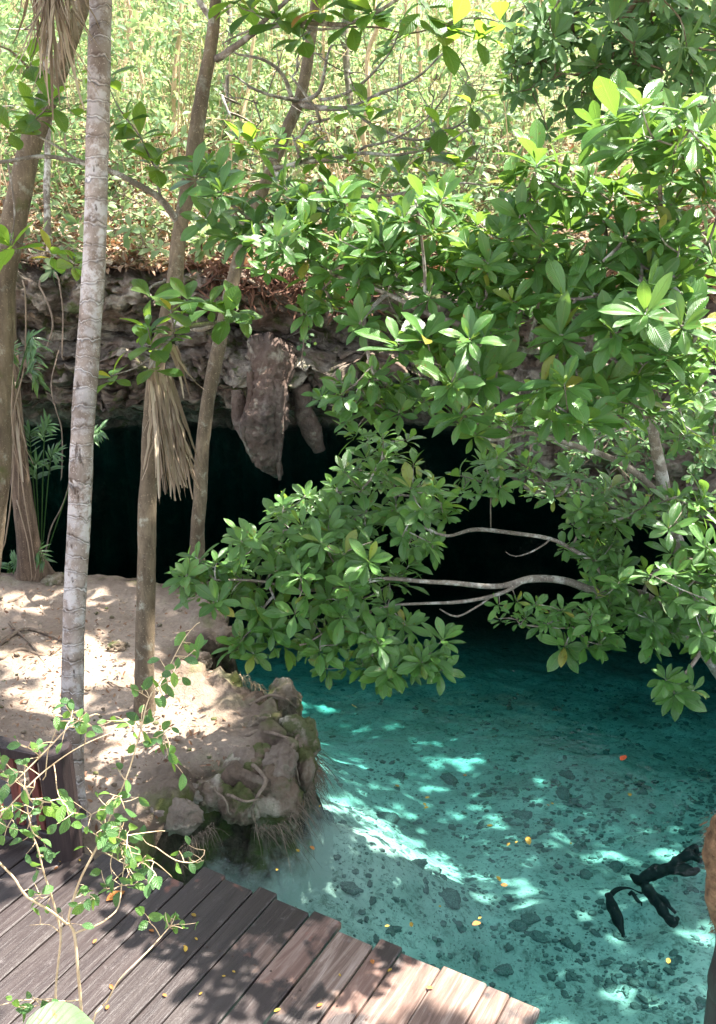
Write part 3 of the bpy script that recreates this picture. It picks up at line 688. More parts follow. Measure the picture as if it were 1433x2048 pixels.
# palm ------------------------------------------------------
base = G(155, 1655, 0.3)
palm = thing('palm_tree', base, 'tall pale grey ringed palm trunk leaning beside the railing post', 'palm tree')
rows = [(155, 1668, base[1], 56), (146, 1560, 5.55, 46), (145, 1400, 5.70, 44), (150, 1200, 5.85, 44), (158, 1050, 5.95, 45), (166, 850, 6.05, 47), (176, 720, 6.2, 46), (190, 500, 6.35, 45), (195, 300, 6.5, 45), (199, 120, 6.65, 45), (203, -60, 6.8, 44)]
pts, rad = px_path(rows); tp = pts[-1]; pts += [tp + np.array([.15, .25, 2.0]), tp + np.array([.3, .5, 4.2])]; rad += [.075, .07]
mb = MB(); tube(mb, pts, rad, 28, .035, rough=.07, seed=1); mb.build('trunk', M['palm_bark'], palm)
crown = pts[-1]
for i in range(15):
    mb = MB(); a = i * 2.4; el = [0.9, 0.5, 0.1][i % 3] ; L = 2.6
    d = np.array([math.cos(a), math.sin(a), 0]); fp = [crown + d * L * t + np.array([0, 0, math.sin(el) * L * t - 1.5 * t * t * L * .6]) for t in np.linspace(0, 1, 7)]
    p, r = tube(mb, fp, np.linspace(.03, .006, 7), 5, .1); n = len(p)
    idx = np.repeat(np.arange(3, n - 1), 2); sd = np.tile([1, -1], len(idx) // 2)
    T = np.gradient(p, axis=0)[idx]; T /= np.linalg.norm(T, axis=1, keepdims=True); side = np.cross(T, [0, 0, 1.0]) * sd[:, None]
    for rep in range(2):
        put_leaves(mb, TPL_LANCE, p[idx] + rng.normal(0, .02, (len(idx), 3)), side + T * .45 + np.array([0, 0, -.25]), np.tile([0, 0, 1.0], (len(idx), 1)), np.full(len(idx), .75), rng.uniform(.2, .6, len(idx)), rng.random(len(idx)))
    mb.build('frond', M['frond'], palm)

# almond tree (middle trunk) -------------------------------------------
base = G(290, 1425, 0.3)
almond = thing('almond_tree', base, 'slender brown forked tree with big leaves, standing in the sand right of the palm', 'tree')
trunkA = [(290, 1432, base[1], 46), (291, 1330, 7.0, 38), (295, 1150, 7.1, 37), (297, 980, 7.2, 37), (302, 860, 7.3, 36), (316, 740, 7.4, 33), (334, 640, 7.5, 33), (347, 570, 7.6, 33), (362, 445, 7.75, 30), (388, 300, 7.9, 31), (408, 180, 8.0, 29), (425, 70, 8.1, 25), (440, -60, 8.2, 22)]
pts, rad = px_path(trunkA); tp = pts[-1]; pts += [tp + np.array([.3, .1, 1.6]), tp + np.array([.6, 0, 3.4])]; rad += [.04, .02]
mb = MB(); tube(mb, pts, rad, 22, .04, rough=.10, seed=9, wob=.02); mb.build('trunk', M['bark'], almond)
limbsA = [
 [(362, 448, 7.75, 15), (322, 395, 7.6, 14), (270, 362, 7.45, 12), (225, 340, 7.35, 10), (160, 322, 7.25, 9), (90, 312, 7.15, 8), (0, 322, 7.0, 7), (-60, 318, 6.9, 6)],
 [(170, 324, 7.25, 6), (110, 290, 7.2, 5), (60, 268, 7.15, 4), (20, 262, 7.1, 3)],
 [(322, 395, 7.6, 7), (306, 350, 7.6, 5), (300, 330, 7.55, 4)],
 [(432, 118, 8.05, 15), (480, 84, 7.95, 13), (520, 58, 7.85, 12), (600, 50, 7.7, 11), (680, 48, 7.6, 9), (760, 20, 7.4, 8), (840, -20, 7.3, 6)],
 [(505, 68, 7.9, 10), (560, 20, 7.8, 9), (620, -40, 7.7, 7)],
 [(425, 60, 8.1, 13), (400, 20, 8.1, 12), (372, -30, 8.1, 10)],
 [(600, 50, 7.7, 7), (650, 60, 7.6, 5), (760, 55, 7.5, 4), (830, 65, 7.4, 4), (930, 40, 7.3, 3), (1000, 45, 7.3, 2)],
 [(520, 58, 7.85, 6), (470, 75, 7.9, 4), (445, 88, 7.9, 3)],
 [(334, 640, 7.5, 10), (395, 655, 7.2, 9), (430, 645, 6.9, 9)],
 [(430, 645, 6.9, 9), (385, 655, 6.75, 9), (350, 672, 6.65, 8), (318, 700, 6.6, 6), (300, 735, 6.6, 3)],
 [(430, 645, 6.9, 6), (452, 636, 6.8, 4)], [(350, 672, 6.65, 4), (346, 640, 6.6, 4), (342, 620, 6.6, 3)], [(318, 700, 6.6, 4), (270, 735, 6.5, 3), (224, 752, 6.45, 3)],
 [(330, 560, 7.5, 7), (310, 575, 7.2, 5), (300, 590, 6.9, 4)], [(395, 655, 7.2, 5), (385, 620, 7.0, 4), (375, 600, 6.9, 3)],
]
mb = MB(); nodesA = []
for l in limbsA:
    pts, rad = px_path(l); p, r = tube(mb, pts, rad, 9, .06, rough=.08, wob=.04, seed=len(nodesA)); nodesA += list(p[::4])
wA = [(302, 592, 6.85, .25), (342, 618, 6.6, .27), (376, 598, 6.9, .26), (455, 632, 6.75, .30), (478, 618, 6.8, .26), (300, 690, 6.6, .25), (296, 655, 6.65, .22), (222, 752, 6.45, .24), (345, 660, 6.6, .2), (310, 735, 6.6, .2), (420, 610, 6.9, .25),
      (302, 322, 7.5, .27), (318, 330, 7.5, .25), (20, 490, 7.2, .24), (105, 505, 7.6, .25), (150, 525, 7.6, .22), (70, 225, 7.1, .28), (140, 215, 7.2, .27), (20, 255, 7.0, .28), (250, 235, 7.4, .26), (280, 270, 7.4, .26), (210, 150, 7.4, .25), (100, 200, 7.0, .25), (60, 120, 7.2, .25),
      (500, 15, 7.8, .3), (560, 35, 7.7, .3), (640, 15, 7.6, .3), (700, 40, 7.5, .28), (745, 20, 7.4, .3), (800, 45, 7.4, .28), (850, 15, 7.3, .3), (910, 45, 7.3, .28), (960, 70, 7.3, .26), (1000, 40, 7.3, .26), (885, 75, 7.3, .25), (600, 75, 7.6, .25), (470, -5, 7.9, .3), (780, 85, 7.4, .22)]
tips = [P(a, b, c) for a, b, c, d in wA]
axes = connect(mb, nodesA, tips, .004, .001, .012)
mb.build('branches', M['bark_grey'], almond)
mbl = MB()
for (p, ax, w) in zip(tips, axes, wA): whorl(mbl, p, ax * .5 + np.array([0, -.15, .8]), w[3], int(rng.integers(5, 9)), TPL_ALM, .55, 1.1)
almond_leaves = mbl

# mid-tone slanting tree (behind), with bare twigs on the hill ---------------------
base = G(392, 1172, 0.3)
slant = thing('slanting_tree', base, 'thin speckled trunk leaning right in front of the cave, with bare grey upper branches', 'tree')
rows = [(391, 1180, base[1], 34), (398, 1050, 9.45, 28), (405, 930, 9.5, 28), (416, 800, 9.6, 28), (437, 690, 9.75, 27), (465, 560, 10, 26), (500, 450, 10.2, 24), (545, 335, 10.5, 23), (578, 250, 10.8, 24), (604, 180, 11, 23), (620, 90, 11.2, 22), (632, -20, 11.5, 20)]
pts, rad = px_path(rows); tp = pts[-1]; pts += [tp + np.array([.2, .2, 1.5]), tp + np.array([.3, .3, 3])]; rad += [.04, .02]
mb = MB(); tube(mb, pts, rad, 18, .05, rough=.1, seed=21, wob=.02); mb.build('trunk', M['bark'], slant)
limbs = [
 [(596, 205, 10.9, 15), (640, 214, 10.7, 12), (700, 214, 10.5, 9), (760, 190, 10.3, 7), (830, 160, 10.1, 5), (900, 100, 9.9, 3)],
 [(598, 205, 10.9, 10), (640, 185, 10.7, 8), (652, 130, 10.6, 6), (665, 90, 10.5, 4)],
 [(590, 208, 10.9, 10), (568, 160, 10.7, 8), (520, 115, 10.5, 6), (460, 100, 10.4, 4)],
 [(596, 200, 10.9, 10), (560, 190, 10.6, 7), (500, 180, 10.4, 5), (455, 150, 10.3, 3)],
 [(500, 450, 10.2, 11), (445, 420, 10, 9), (410, 435, 9.9, 6)],
 [(700, 214, 10.5, 7), (770, 260, 10.2, 6), (850, 280, 10, 5), (960, 215, 9.8, 3)],
 [(640, 200, 10.6, 7), (720, 170, 10.4, 6), (770, 120, 10.2, 4), (800, 60, 10.1, 3)],
 [(545, 335, 10.5, 10), (640, 315, 10.0, 8), (720, 300, 9.6, 7), (800, 305, 9.3, 6), (880, 290, 9.1, 4), (950, 240, 9.0, 3)],
 [(720, 300, 9.6, 6), (790, 280, 9.4, 5), (860, 240, 9.2, 4), (900, 170, 9.0, 3)],
 [(545, 345, 10.4, 10), (620, 385, 9.8, 9), (720, 388, 9.3, 7), (830, 380, 9, 6), (940, 370, 8.8, 4), (1020, 378, 8.7, 3)],
]
mb = MB(); nd = []
for l in limbs:
    pts, rad = px_path(l); p, r = tube(mb, pts, rad, 7, .08, wob=.06, seed=len(nd)); nd += list(p[::3])
tw = [P(rng.uniform(430, 980), rng.uniform(80, 340), rng.uniform(9.2, 10.8)) for _ in range(110)]
connect(mb, nd, tw, .0035, .0012, .016, 4, 0.0); mb.build('branches', M['bark_grey'], slant)
slant_leaves = MB()
for (a, b, c) in [(500, 290, 9.8), (520, 300, 9.6), (610, 300, 9.6), (625, 290, 9.7), (640, 320, 9.5), (700, 215, 9.7), (740, 240, 9.4), (735, 205, 9.5), (945, 205, 9.1), (880, 250, 9.1), (560, 270, 9.9), (480, 270, 9.9), (850, 300, 9.1), (700, 320, 9.4), (920, 330, 9), (870, 360, 8.9), (800, 345, 9.2), (760, 370, 9.2), (660, 370, 9.5)]:
    whorl(slant_leaves, P(a, b, c), (rng.normal(0, .3), -.2, 1), .30, 6, TPL_ALM, .5, 1.15)

# left edge tree ---------------------------------------------------
b0 = G(-40, 1290, 0.3); left = thing('leaning_tree', b0, 'thick brown trunk leaning right along the left edge, crossing behind the palm at the top', 'tree')
rows = [(-42, 1290, b0[1], 66), (-28, 1150, 7.9, 56), (-12, 1000, 7.9, 56), (-4, 850, 7.95, 55), (0, 700, 8, 55), (8, 560, 8.05, 54), (28, 440, 8.1, 50), (58, 320, 8.2, 46), (86, 225, 8.3, 43), (112, 150, 8.4, 38), (150, 50, 8.5, 34), (180, -50, 8.6, 30)]
pts, rad = px_path(rows); tp = pts[-1]; pts += [tp + np.array([.5, .1, 1.5]), tp + np.array([.8, .2, 3])]; rad += [.06, .03]
mb = MB(); tube(mb, pts, rad, 24, .05, rough=.08, seed=31, wob=.02); mb.build('trunk', M['bark'], left)
mb = MB(); pts, rad = px_path([(112, 160, 8.4, 20), (128, 110, 8.3, 16), (140, 60, 8.2, 12), (130, -30, 8.1, 10)]); tube(mb, pts, rad, 8, .08); 
pts, rad = px_path([(100, 175, 8.4, 9), (70, 150, 8.2, 6), (20, 100, 8.1, 4), (-30, 90, 8, 3)]); tube(mb, pts, rad, 6, .08); mb.build('branches', M['bark'], left)
left_leaves = MB()

# fibrous trunk with small hanging fronds ------------------------------------
b0 = G(68, 1172, 0.3); fib = thing('fibrous_tree', b0, 'reddish fibrous trunk at the back of the bank, its base among pale rocks', 'tree')
rows = [(68, 1176, b0[1], 62), (62, 1120, 9.4, 46), (50, 1030, 9.4, 42), (40, 950, 9.45, 38), (33, 870, 9.5, 34), (27, 780, 9.6, 28), (22, 680, 9.7, 22), (20, 560, 9.8, 20), (15, 400, 10, 18)]
pts, rad = px_path(rows); mb = MB(); tube(mb, pts, rad, 20, .05, rough=.12, flare=.25, seed=41, ridge=.05); mb.build('trunk', M['bark_fibre'], fib)
mb = MB()
for (x0, y0, x1, y1) in [(12, 800, 70, 1160), (5, 1100, 30, 880), (34, 1000, 60, 1170), (20, 700, 38, 1010), (45, 560, 30, 900)]:
    tube(mb, [P(x0, y0, 9.3), P((x0 + x1) / 2 + 6, (y0 + y1) / 2, 9.25), P(x1, y1, 9.3)], [.007, .007, .005], 5, .1, wob=.06)
put_leaves(mb, TPL_STRIP, np.array([P(28 + rng.normal(0, 7), 790 + rng.uniform(-30, 40), 9.3) for _ in range(26)]), np.array([[rng.normal(-.02, .05), -.05, -1] for _ in range(26)]), rdir(26), rng.uniform(.4, .9, 26), rng.normal(0, .15, 26), rng.random(26), wide=np.full(26, 2.0))
mb.build('hanging_fibres', M['dead'], fib)

# thin trunks on the slope ---------------------------------------------------
for (rows, lab) in [([(95, 500, 13.6, 15), (93, 400, 13.7, 14), (96, 250, 13.9, 13), (92, 100, 14, 12), (95, -60, 14.2, 10)], 'thin pale straight trunk on the slope between the palm and the left edge'),
                    ([(690, 400, 17, 16), (700, 250, 17.2, 15), (690, 100, 17.4, 14), (700, -60, 17.6, 12)], 'thin leaning trunk rising from the sunlit slope at the top centre'),
                    ([(452, 330, 18, 13), (448, 200, 18.2, 12), (460, 60, 18.4, 11), (455, -60, 18.6, 10)], 'thin grey trunk on the slope just right of the forked tree')]:
    pts, rad = px_path(rows); b0 = pts[0].copy(); b0[2] -= .5; pts = [b0] + pts; rad = [rad[0] * 1.2] + rad
    t = thing('slope_tree', b0, lab, 'tree'); mb = MB(); tube(mb, pts, rad, 10, .12, rough=.06, wob=.05, seed=int(rows[0][0])); mb.build('trunk', M['bark_grey'], t)
    mb = MB(); tt_ = [pts[-2] + np.array([rng.normal(0, .8), rng.normal(0, .6), rng.uniform(-.8, 1.2)]) for _ in range(25)]
    mt = MB(); ax = connect(mt, pts[3:], tt_, .004, .001, .015, 4); mt.build('branches', M['bark_grey'], t)
    for p_, a_ in zip(tt_, ax): whorl(mb, p_, a_ + np.array([0, 0, .3]), .16, 7, TPL_M, .6, 1.2)
    mb.build('foliage', M['leaf_hill'], t)

for i in range(16):
    x = [30, 140, 255, 300, 345, 480, 530, 580, 640, 735, 800, 850, 905, 960, 1010, 1060][i]; Yd = rng.uniform(15, 23); w = rng.uniform(6, 12); dx_ = rng.normal(0, 25); yb = rng.uniform(180, 380)
    pts, rad = px_path([(x, yb, Yd, w), (x + dx_ * .5, yb - 170, Yd + .2, w * .9), (x + dx_, yb - 340, Yd + .4, w * .7), (x + dx_ * 1.2, yb - 560, Yd + .5, w * .5)])
    b0 = pts[0].copy(); b0[2] -= 1.2; pts = [b0] + pts; rad = [rad[0]] + rad; t = thing('slope_tree', b0, 'very thin pale trunk among the sunlit leaves of the slope', 'tree', 'thin trunks on the slope')
    mb = MB(); p_, r_ = tube(mb, pts, rad, 7, .2, wob=.12, seed=i); mb.build('trunk', M['twig_tan'], t); mb = MB(); mt = MB()
    tt_ = [p_[int(rng.uniform(.4, .98) * len(p_))] + rng.normal(0, 1, 3) * [.8, .5, .4] for _ in range(18)]; ax = connect(mt, list(p_[8::2]), tt_, .004, .001, .012, 4); mt.build('branches', M['twig_tan'], t)
    for a_, b_ in zip(tt_, ax): whorl(mb, a_, b_ + np.array([0, 0, .2]), .17, 6, TPL_M, .6, 1.25)
    mb.build('foliage', M['leaf_hill'], t)
# ------------------------------------------------------------------ DEAD FRONDS
def dead_frond(name, label, tops, n, Lr, spread, width=2.4, curlr=.22, seed=0, stalk=None):
    r = thing(name, tops[0][0], label, 'dead palm frond'); mb = MB()
    for (top_, cnt, lo, hi, dx) in tops:
        O = np.tile(top_, (cnt, 1)) + rng.normal(0, .012, (cnt, 3)); a = np.linspace(-1, 1, cnt) * spread + rng.normal(0, .05, cnt)
        D = np.stack([dx + a, rng.normal(0, .10, cnt), -np.ones(cnt)], 1)
        put_leaves(mb, TPL_STRIP, O, D, np.tile([0, -1, .2], (cnt, 1)) + rng.normal(0, .5, (cnt, 3)), rng.uniform(lo * .7, hi, cnt), rng.normal(0, curlr, cnt), rng.random(cnt), rng.normal(0, 1.2, cnt), rng.uniform(.6, 1.3, cnt) * width)
    mb.build('leaflets', M['dead'], r)
    if stalk: mb = MB(); tube(mb, stalk, [.012] * len(stalk), 6, .05); mb.build('stalk', M['dead'], r)
a0 = P(308, 745, 6.75); b0_ = P(332, 750, 6.8)
dead_frond('dead_palm_frond', 'dry straw coloured palm frond hanging in front of the forked tree and the cave', [(a0, 95, .5, .98, .08), (b0_, 85, .55, .93, .12)], 0, 0, .06, 2.0, .11,
           stalk=[P(306, 700, 6.75), P(311, 745, 6.72), P(325, 860, 6.7)])
t0 = P(95, -130, 6.3)
dead_frond('dead_palm_frond', 'dry brown palm frond hanging down from above in the top left corner', [(t0, 60, .5, .98, -.02), (P(60, -120, 6.3), 22, .45, .85, -.05), (P(125, -120, 6.3), 14, .5, .75, .05)], 0, 0, .13, 1.5, .35)
dead_frond('dead_palm_frond', 'small torn dry frond strip beside the big hanging frond', [(P(346, 690, 6.9), 8, .25, .42, .22)], 0, 0, .05, 3.0)
# ------------------------------------------------------------------ BROAD-LEAVED TREES ON THE RIGHT
b0 = np.array(P(1470, 1290, 7.3)); b0[2] = -0.6
big = thing('broadleaf_tree', b0, 'big sunlit tree with large glossy leaves and a lichened fork at the right', 'tree')
limbsB = [
 [(1490, 1420, 7.2, 34), (1433, 1300, 7.15, 30), (1375, 1160, 7.1, 27), (1358, 1090, 7.05, 26), (1338, 1020, 7.0, 27), (1325, 950, 7.0, 25), (1312, 880, 6.95, 22), (1298, 825, 6.9, 22), (1278, 785, 6.7, 19), (1240, 755, 6.3, 17), (1150, 705, 5.8, 15), (1040, 700, 5.5, 14), (960, 655, 5.4, 13), (850, 628, 5.5, 11), (780, 600, 5.7, 9), (700, 560, 5.9, 8), (600, 500, 6.1, 7), (520, 450, 6.3, 6), (440, 390, 6.4, 5)],
 [(1300, 830, 6.9, 18), (1322, 790, 6.6, 15), (1345, 690, 6.0, 13), (1340, 560, 5.6, 11), (1325, 450, 5.4, 9), (1318, 340, 5.2, 8), (1305, 260, 5.1, 6)],
 [(1060, 690, 5.5, 9), (1082, 600, 5.5, 8), (1076, 500, 5.45, 7), (1070, 420, 5.4, 6), (1068, 345, 5.4, 5)],
 [(850, 628, 5.5, 8), (850, 560, 5.6, 7), (840, 470, 5.6, 5), (830, 400, 5.6, 4)],
 [(1340, 1010, 7.0, 15), (1290, 965, 6.9, 13), (1240, 930, 6.8, 12), (1150, 895, 6.6, 10), (1060, 870, 6.3, 8), (985, 880, 6.0, 6), (930, 850, 5.8, 4)],
 [(1240, 755, 6.3, 10), (1200, 800, 6.0, 8), (1150, 800, 5.7, 6), (1120, 790, 5.4, 5)],
 [(1345, 690, 6.0, 10), (1390, 760, 5.8, 8), (1433, 790, 5.6, 6)],
 [(1340, 560, 5.6, 8), (1260, 520, 5.5, 6), (1200, 480, 5.4, 5)], [(1340, 560, 5.6, 8), (1400, 500, 5.4, 6), (1440, 420, 5.3, 5)],
 [(960, 655, 5.4, 6), (900, 700, 5.2, 6), (860, 720, 5.1, 5)],
]
mb = MB(); pts, rad = px_path(limbsB[0]); ft = pts[0] + np.array([.25, .1, 0]); ft[2] = -1.9; p, r = tube(mb, [ft] + list(pts[:9]), [rad[0] * 1.5] + list(rad[:9]), 16, .04, rough=.12, seed=51, wob=.03); mb.build('trunk', M['bark_grey'], big)
mb = MB(); nodesB = []
for i, l in enumerate(limbsB):
    pts, rad = px_path(l)
    if i == 0: pts, rad = pts[8:], rad[8:]
    p, r = tube(mb, pts, rad, 9, .05, rough=.1, wob=.04, seed=60 + i); nodesB += list(p[::4])
clB = [(900, 715, 120, 55, 5.1, .15, 9, .24), (770, 790, 90, 50, 5.7, .15, 9, .19), (690, 810, 60, 60, 5.8, .15, 6, .18), (925, 860, 50, 40, 5.1, .1, 3, .25),
       (1150, 790, 90, 60, 4.9, .12, 7, .26), (1190, 640, 110, 60, 4.9, .15, 8, .26), (1340, 665, 90, 50, 4.9, .15, 7, .25), (1240, 720, 150, 50, 5.3, .2, 8, .22),
       (1320, 520, 130, 90, 5.3, .25, 24, .24), (1060, 520, 120, 90, 5.5, .25, 22, .23), (870, 470, 120, 80, 5.7, .25, 20, .23), (740, 530, 110, 60, 5.9, .2, 15, .22),
       (520, 420, 110, 70, 6.3, .2, 14, .22), (430, 350, 60, 40, 6.4, .15, 3, .24), (600, 500, 100, 50, 6.1, .2, 10, .21), (1070, 370, 60, 50, 5.3, .1, 5, .26), (1290, 260, 100, 55, 5.0, .15, 7, .27),
       (1395, 330, 60, 90, 5.1, .2, 9, .25), (1240, 400, 120, 50, 5.5, .2, 10, .22), (1000, 610, 160, 50, 5.6, .2, 12, .2), (760, 640, 60, 40, 5.9, .15, 3, .2), (1400, 850, 60, 60, 6.4, .3, 8, .18), (1180, 870, 120, 50, 6.8, .3, 10, .16),(1400,740,50,60,5.6,.2,6,.22), (1080, 830, 110, 40, 6.0, .2, 9, .2), (1300, 780, 90, 50, 5.8, .2, 8, .2), (950, 560, 90, 40, 5.8, .2, 9, .22), (640, 600, 60, 30, 6.1, .15, 4, .2), (660, 430, 90, 50, 6.2, .2, 9, .22)]
clB = [(a, b, c, d, e, f, int(n * 1.3 + .5), L * .87) for a, b, c, d, e, f, n, L in clB]
tipsB = scatter_clusters(clB)
axes = connect(mb, nodesB, [t[0] for t in tipsB], .0035, .0008, .012)
mb.build('branches', M['bark_grey'], big)
mb = MB()
for (p, L), ax in zip(tipsB, axes):
    whorl(mb, p, ax * .55 + np.array([rng.normal(0, .22), -.2 + rng.normal(0, .2), .85]), L, int(rng.integers(9, 14)), TPL, .5 + .15 * nz(*p, 1.2), .98)
mb.build('foliage', M['leaf'], big)
# new growth at a few tips: bright small leaves
mb = MB()
for (p, L), ax in list(zip(tipsB, axes))[::3]: whorl(mb, p + ax * .02 + np.array([0, 0, .01]), ax + np.array([0, 0, .8]), L * .38, 4, TPL_M, .95, .6)
M['leaf_new'] = leaf_mat('new_leaf', [(0.0, (0.10, 0.22, 0.02)), (1.0, (0.22, 0.36, 0.04))], tfac=0.4, veins=8, holes=False)
mb.build('young_leaves', M['leaf_new'], big)

b1 = np.array(P(1500, 1420, 6.9)); b1[2] = -1.0
lean = thing('overhanging_tree', b1, 'low tree reaching left over the pool with crooked grey branches and dense central foliage', 'tree')
limbsC = [
 [(1520, 1480, 6.9, 32), (1470, 1385, 6.9, 28), (1400, 1300, 6.85, 23), (1345, 1240, 6.8, 20), (1288, 1190, 6.75, 18), (1240, 1188, 6.7, 17), (1180, 1180, 6.65, 16), (1120, 1168, 6.6, 15), (1062, 1157, 6.55, 15), (1010, 1168, 6.5, 11), (950, 1170, 6.45, 10), (860, 1166, 6.4, 9), (770, 1164, 6.35, 8), (690, 1180, 6.3, 7), (600, 1180, 6.25, 6), (500, 1160, 6.2, 5), (420, 1150, 6.15, 4)],
 [(1055, 1160, 6.55, 9), (1000, 1185, 6.5, 8), (930, 1198, 6.45, 7), (860, 1206, 6.4, 6), (780, 1220, 6.3, 5), (680, 1250, 6.2, 5), (600, 1290, 6.1, 4)],
 [(1000, 1185, 6.5, 5), (960, 1215, 6.45, 4), (915, 1232, 6.4, 4), (880, 1218, 6.4, 3)],
 [(1240, 1188, 6.7, 11), (1190, 1130, 6.75, 10), (1145, 1102, 6.8, 9), (1100, 1078, 6.8, 8), (1040, 1064, 6.8, 8), (960, 1060, 6.75, 8), (900, 1072, 6.7, 6), (840, 1050, 6.65, 6), (760, 1030, 6.6, 5), (680, 1010, 6.6, 4)],
 [(1100, 1078, 6.8, 4), (1065, 1100, 6.75, 3), (1035, 1110, 6.75, 2), (1012, 1104, 6.75, 2)],
 [(1345, 1240, 6.8, 9), (1250, 1240, 6.7, 6), (1180, 1255, 6.6, 5), (1100, 1262, 6.5, 4), (1040, 1250, 6.5, 3)],
 [(1400, 1300, 6.85, 10), (1370, 1345, 6.6, 7), (1345, 1360, 6.5, 5)],
 [(1288, 1190, 6.75, 8), (1320, 1140, 6.6, 6), (1390, 1120, 6.5, 5)],
 [(1145, 1102, 6.8, 5), (1170, 1040, 6.8, 5), (1180, 1000, 6.8, 4)], [(600, 1180, 6.25, 5), (590, 1100, 6.3, 4), (560, 1050, 6.3, 3)],
]
mb = MB(); pts, rad = px_path(limbsC[0]); ft = pts[0] + np.array([.25, .1, 0]); ft[2] = -1.9; tube(mb, [ft] + list(pts[:6]), [rad[0] * 1.4] + list(rad[:6]), 14, .04, rough=.12, seed=71, wob=.03); mb.build('trunk', M['bark_grey'], lean)
mb = MB(); nodesC = []
for i, l in enumerate(limbsC):
    pts, rad = px_path(l)
    if i == 0: pts, rad = pts[5:], rad[5:]
    p, r = tube(mb, pts, rad, 9, .05, rough=.1, wob=.05, seed=80 + i); nodesC += list(p[::4])
clC = [(720, 1000, 110, 70, 6.7, .25, 26, .165), (600, 1075, 130, 75, 6.5, .25, 30, .175), (520, 1130, 90, 60, 6.35, .2, 14, .18), (400, 1150, 60, 40, 6.2, .12, 6, .2),
       (720, 1130, 130, 80, 6.4, .25, 24, .18), (600, 1240, 110, 60, 6.2, .2, 13, .19), (520, 1300, 60, 25, 6.15, .1, 3, .19), (840, 1050, 60, 60, 6.6, .2, 8, .17), (870, 985, 60, 40, 6.6, .2, 6, .19), (800, 1270, 80, 50, 6.15, .15, 7, .19),
       (785, 1350, 40, 30, 6.1, .1, 4, .19), (865, 1310, 40, 40, 6.1, .1, 4, .19), (700, 1260, 70, 40, 6.15, .15, 6, .19), (680, 1320, 70, 25, 6.1, .1, 4, .18), (480, 1215, 60, 30, 6.2, .1, 4, .19),
       (1080, 1225, 110, 25, 6.5, .2, 13, .12), (1170, 1300, 50, 20, 6.5, .1, 3, .2), (1250, 1240, 110, 40, 6.6, .2, 14, .15), (1320, 1180, 110, 50, 6.6, .3, 16, .18), (1370, 1260, 80, 70, 6.5, .25, 14, .18), (1360, 1370, 45, 20, 6.4, .1, 3, .21),
       (1190, 1080, 70, 70, 6.8, .25, 15, .17), (1390, 1130, 60, 50, 6.4, .2, 6, .2), (1210, 1140, 60, 50, 6.7, .2, 8, .17), (1360, 1020, 80, 40, 6.6, .2, 7, .2), (1130, 980, 70, 50, 6.9, .2, 8, .16), (1010, 930, 60, 40, 6.9, .2, 5, .17), (1250, 1010, 70, 50, 6.8, .2, 9, .17), (1430, 1200, 60, 120, 6.3, .2, 12, .19), (770, 905, 70, 40, 6.6, .2, 7, .17), (960, 960, 50, 40, 6.8, .2, 5, .17)]
clC = [(a, b, c, d, e, f, int(n * 1.3 + .5), L) for a, b, c, d, e, f, n, L in clC]
tipsC = scatter_clusters(clC, .52)
axes = connect(mb, nodesC, [t[0] for t in tipsC], .003, .0008, .012)
mb.build('branches', M['bark_grey'], lean)
mb = MB()
for (p, L), ax in zip(tipsC, axes):
    whorl(mb, p, ax * .6 + np.array([rng.normal(0, .25), -.25 + rng.normal(0, .2), .8]), L, int(rng.integers(8, 13)), TPL, .50 + .15 * nz(*p, 1.5), 1.02)
mb.build('foliage', M['leaf'], lean)

# dark green tree at the upper right
b2 = np.array([3.9, 10.6, 3.2]); back = thing('dark_green_tree', b2, 'dark green tree filling the top right corner behind the sunlit rosettes', 'tree')
mb = MB(); tube(mb, [b2 - [0, 0, .5], b2 + [.0, -.5, 1.0], b2 + [-.1, -1.0, 2.0], b2 + [.1, -1.4, 3.2]], [.11, .09, .08, .05], 12, .1, rough=.1); mb.build('trunk', M['bark'], back)
mb = MB(); nodesD = [b2 + [.0, -.5, 1.0], b2 + [-.1, -1.0, 2.0], b2 + [.1, -1.4, 3.2]]
clD = [(1250, 90, 210, 90, 8.3, .5, 75, .19), (1080, 60, 80, 90, 8.6, .4, 22, .16), (1120, 160, 120, 60, 8.5, .4, 26, .15), (1380, 180, 80, 90, 7.8, .4, 20, .2), (1180, 250, 130, 40, 8.6, .4, 16, .15), (1330, 40, 120, 60, 7.6, .3, 18, .22), (1150, 40, 80, 60, 8.5, .4, 16, .18), (1300, -60, 200, 60, 8.0, .5, 30, .2)]
tipsD = scatter_clusters(clD); axes = connect(mb, nodesD, [t[0] for t in tipsD], .004, .0012, .03, 5); mb.build('branches', M['bark'], back)
mb = MB()
for (p, L), ax in zip(tipsD, axes): whorl(mb, p, ax * .6 + np.array([rng.normal(0, .25), -.3, .6]), L, int(rng.integers(8, 13)), TPL_M, .45 + .2 * nz(*p, 1.5), 1.05)
mb.build('foliage', M['leaf_dark'], back)

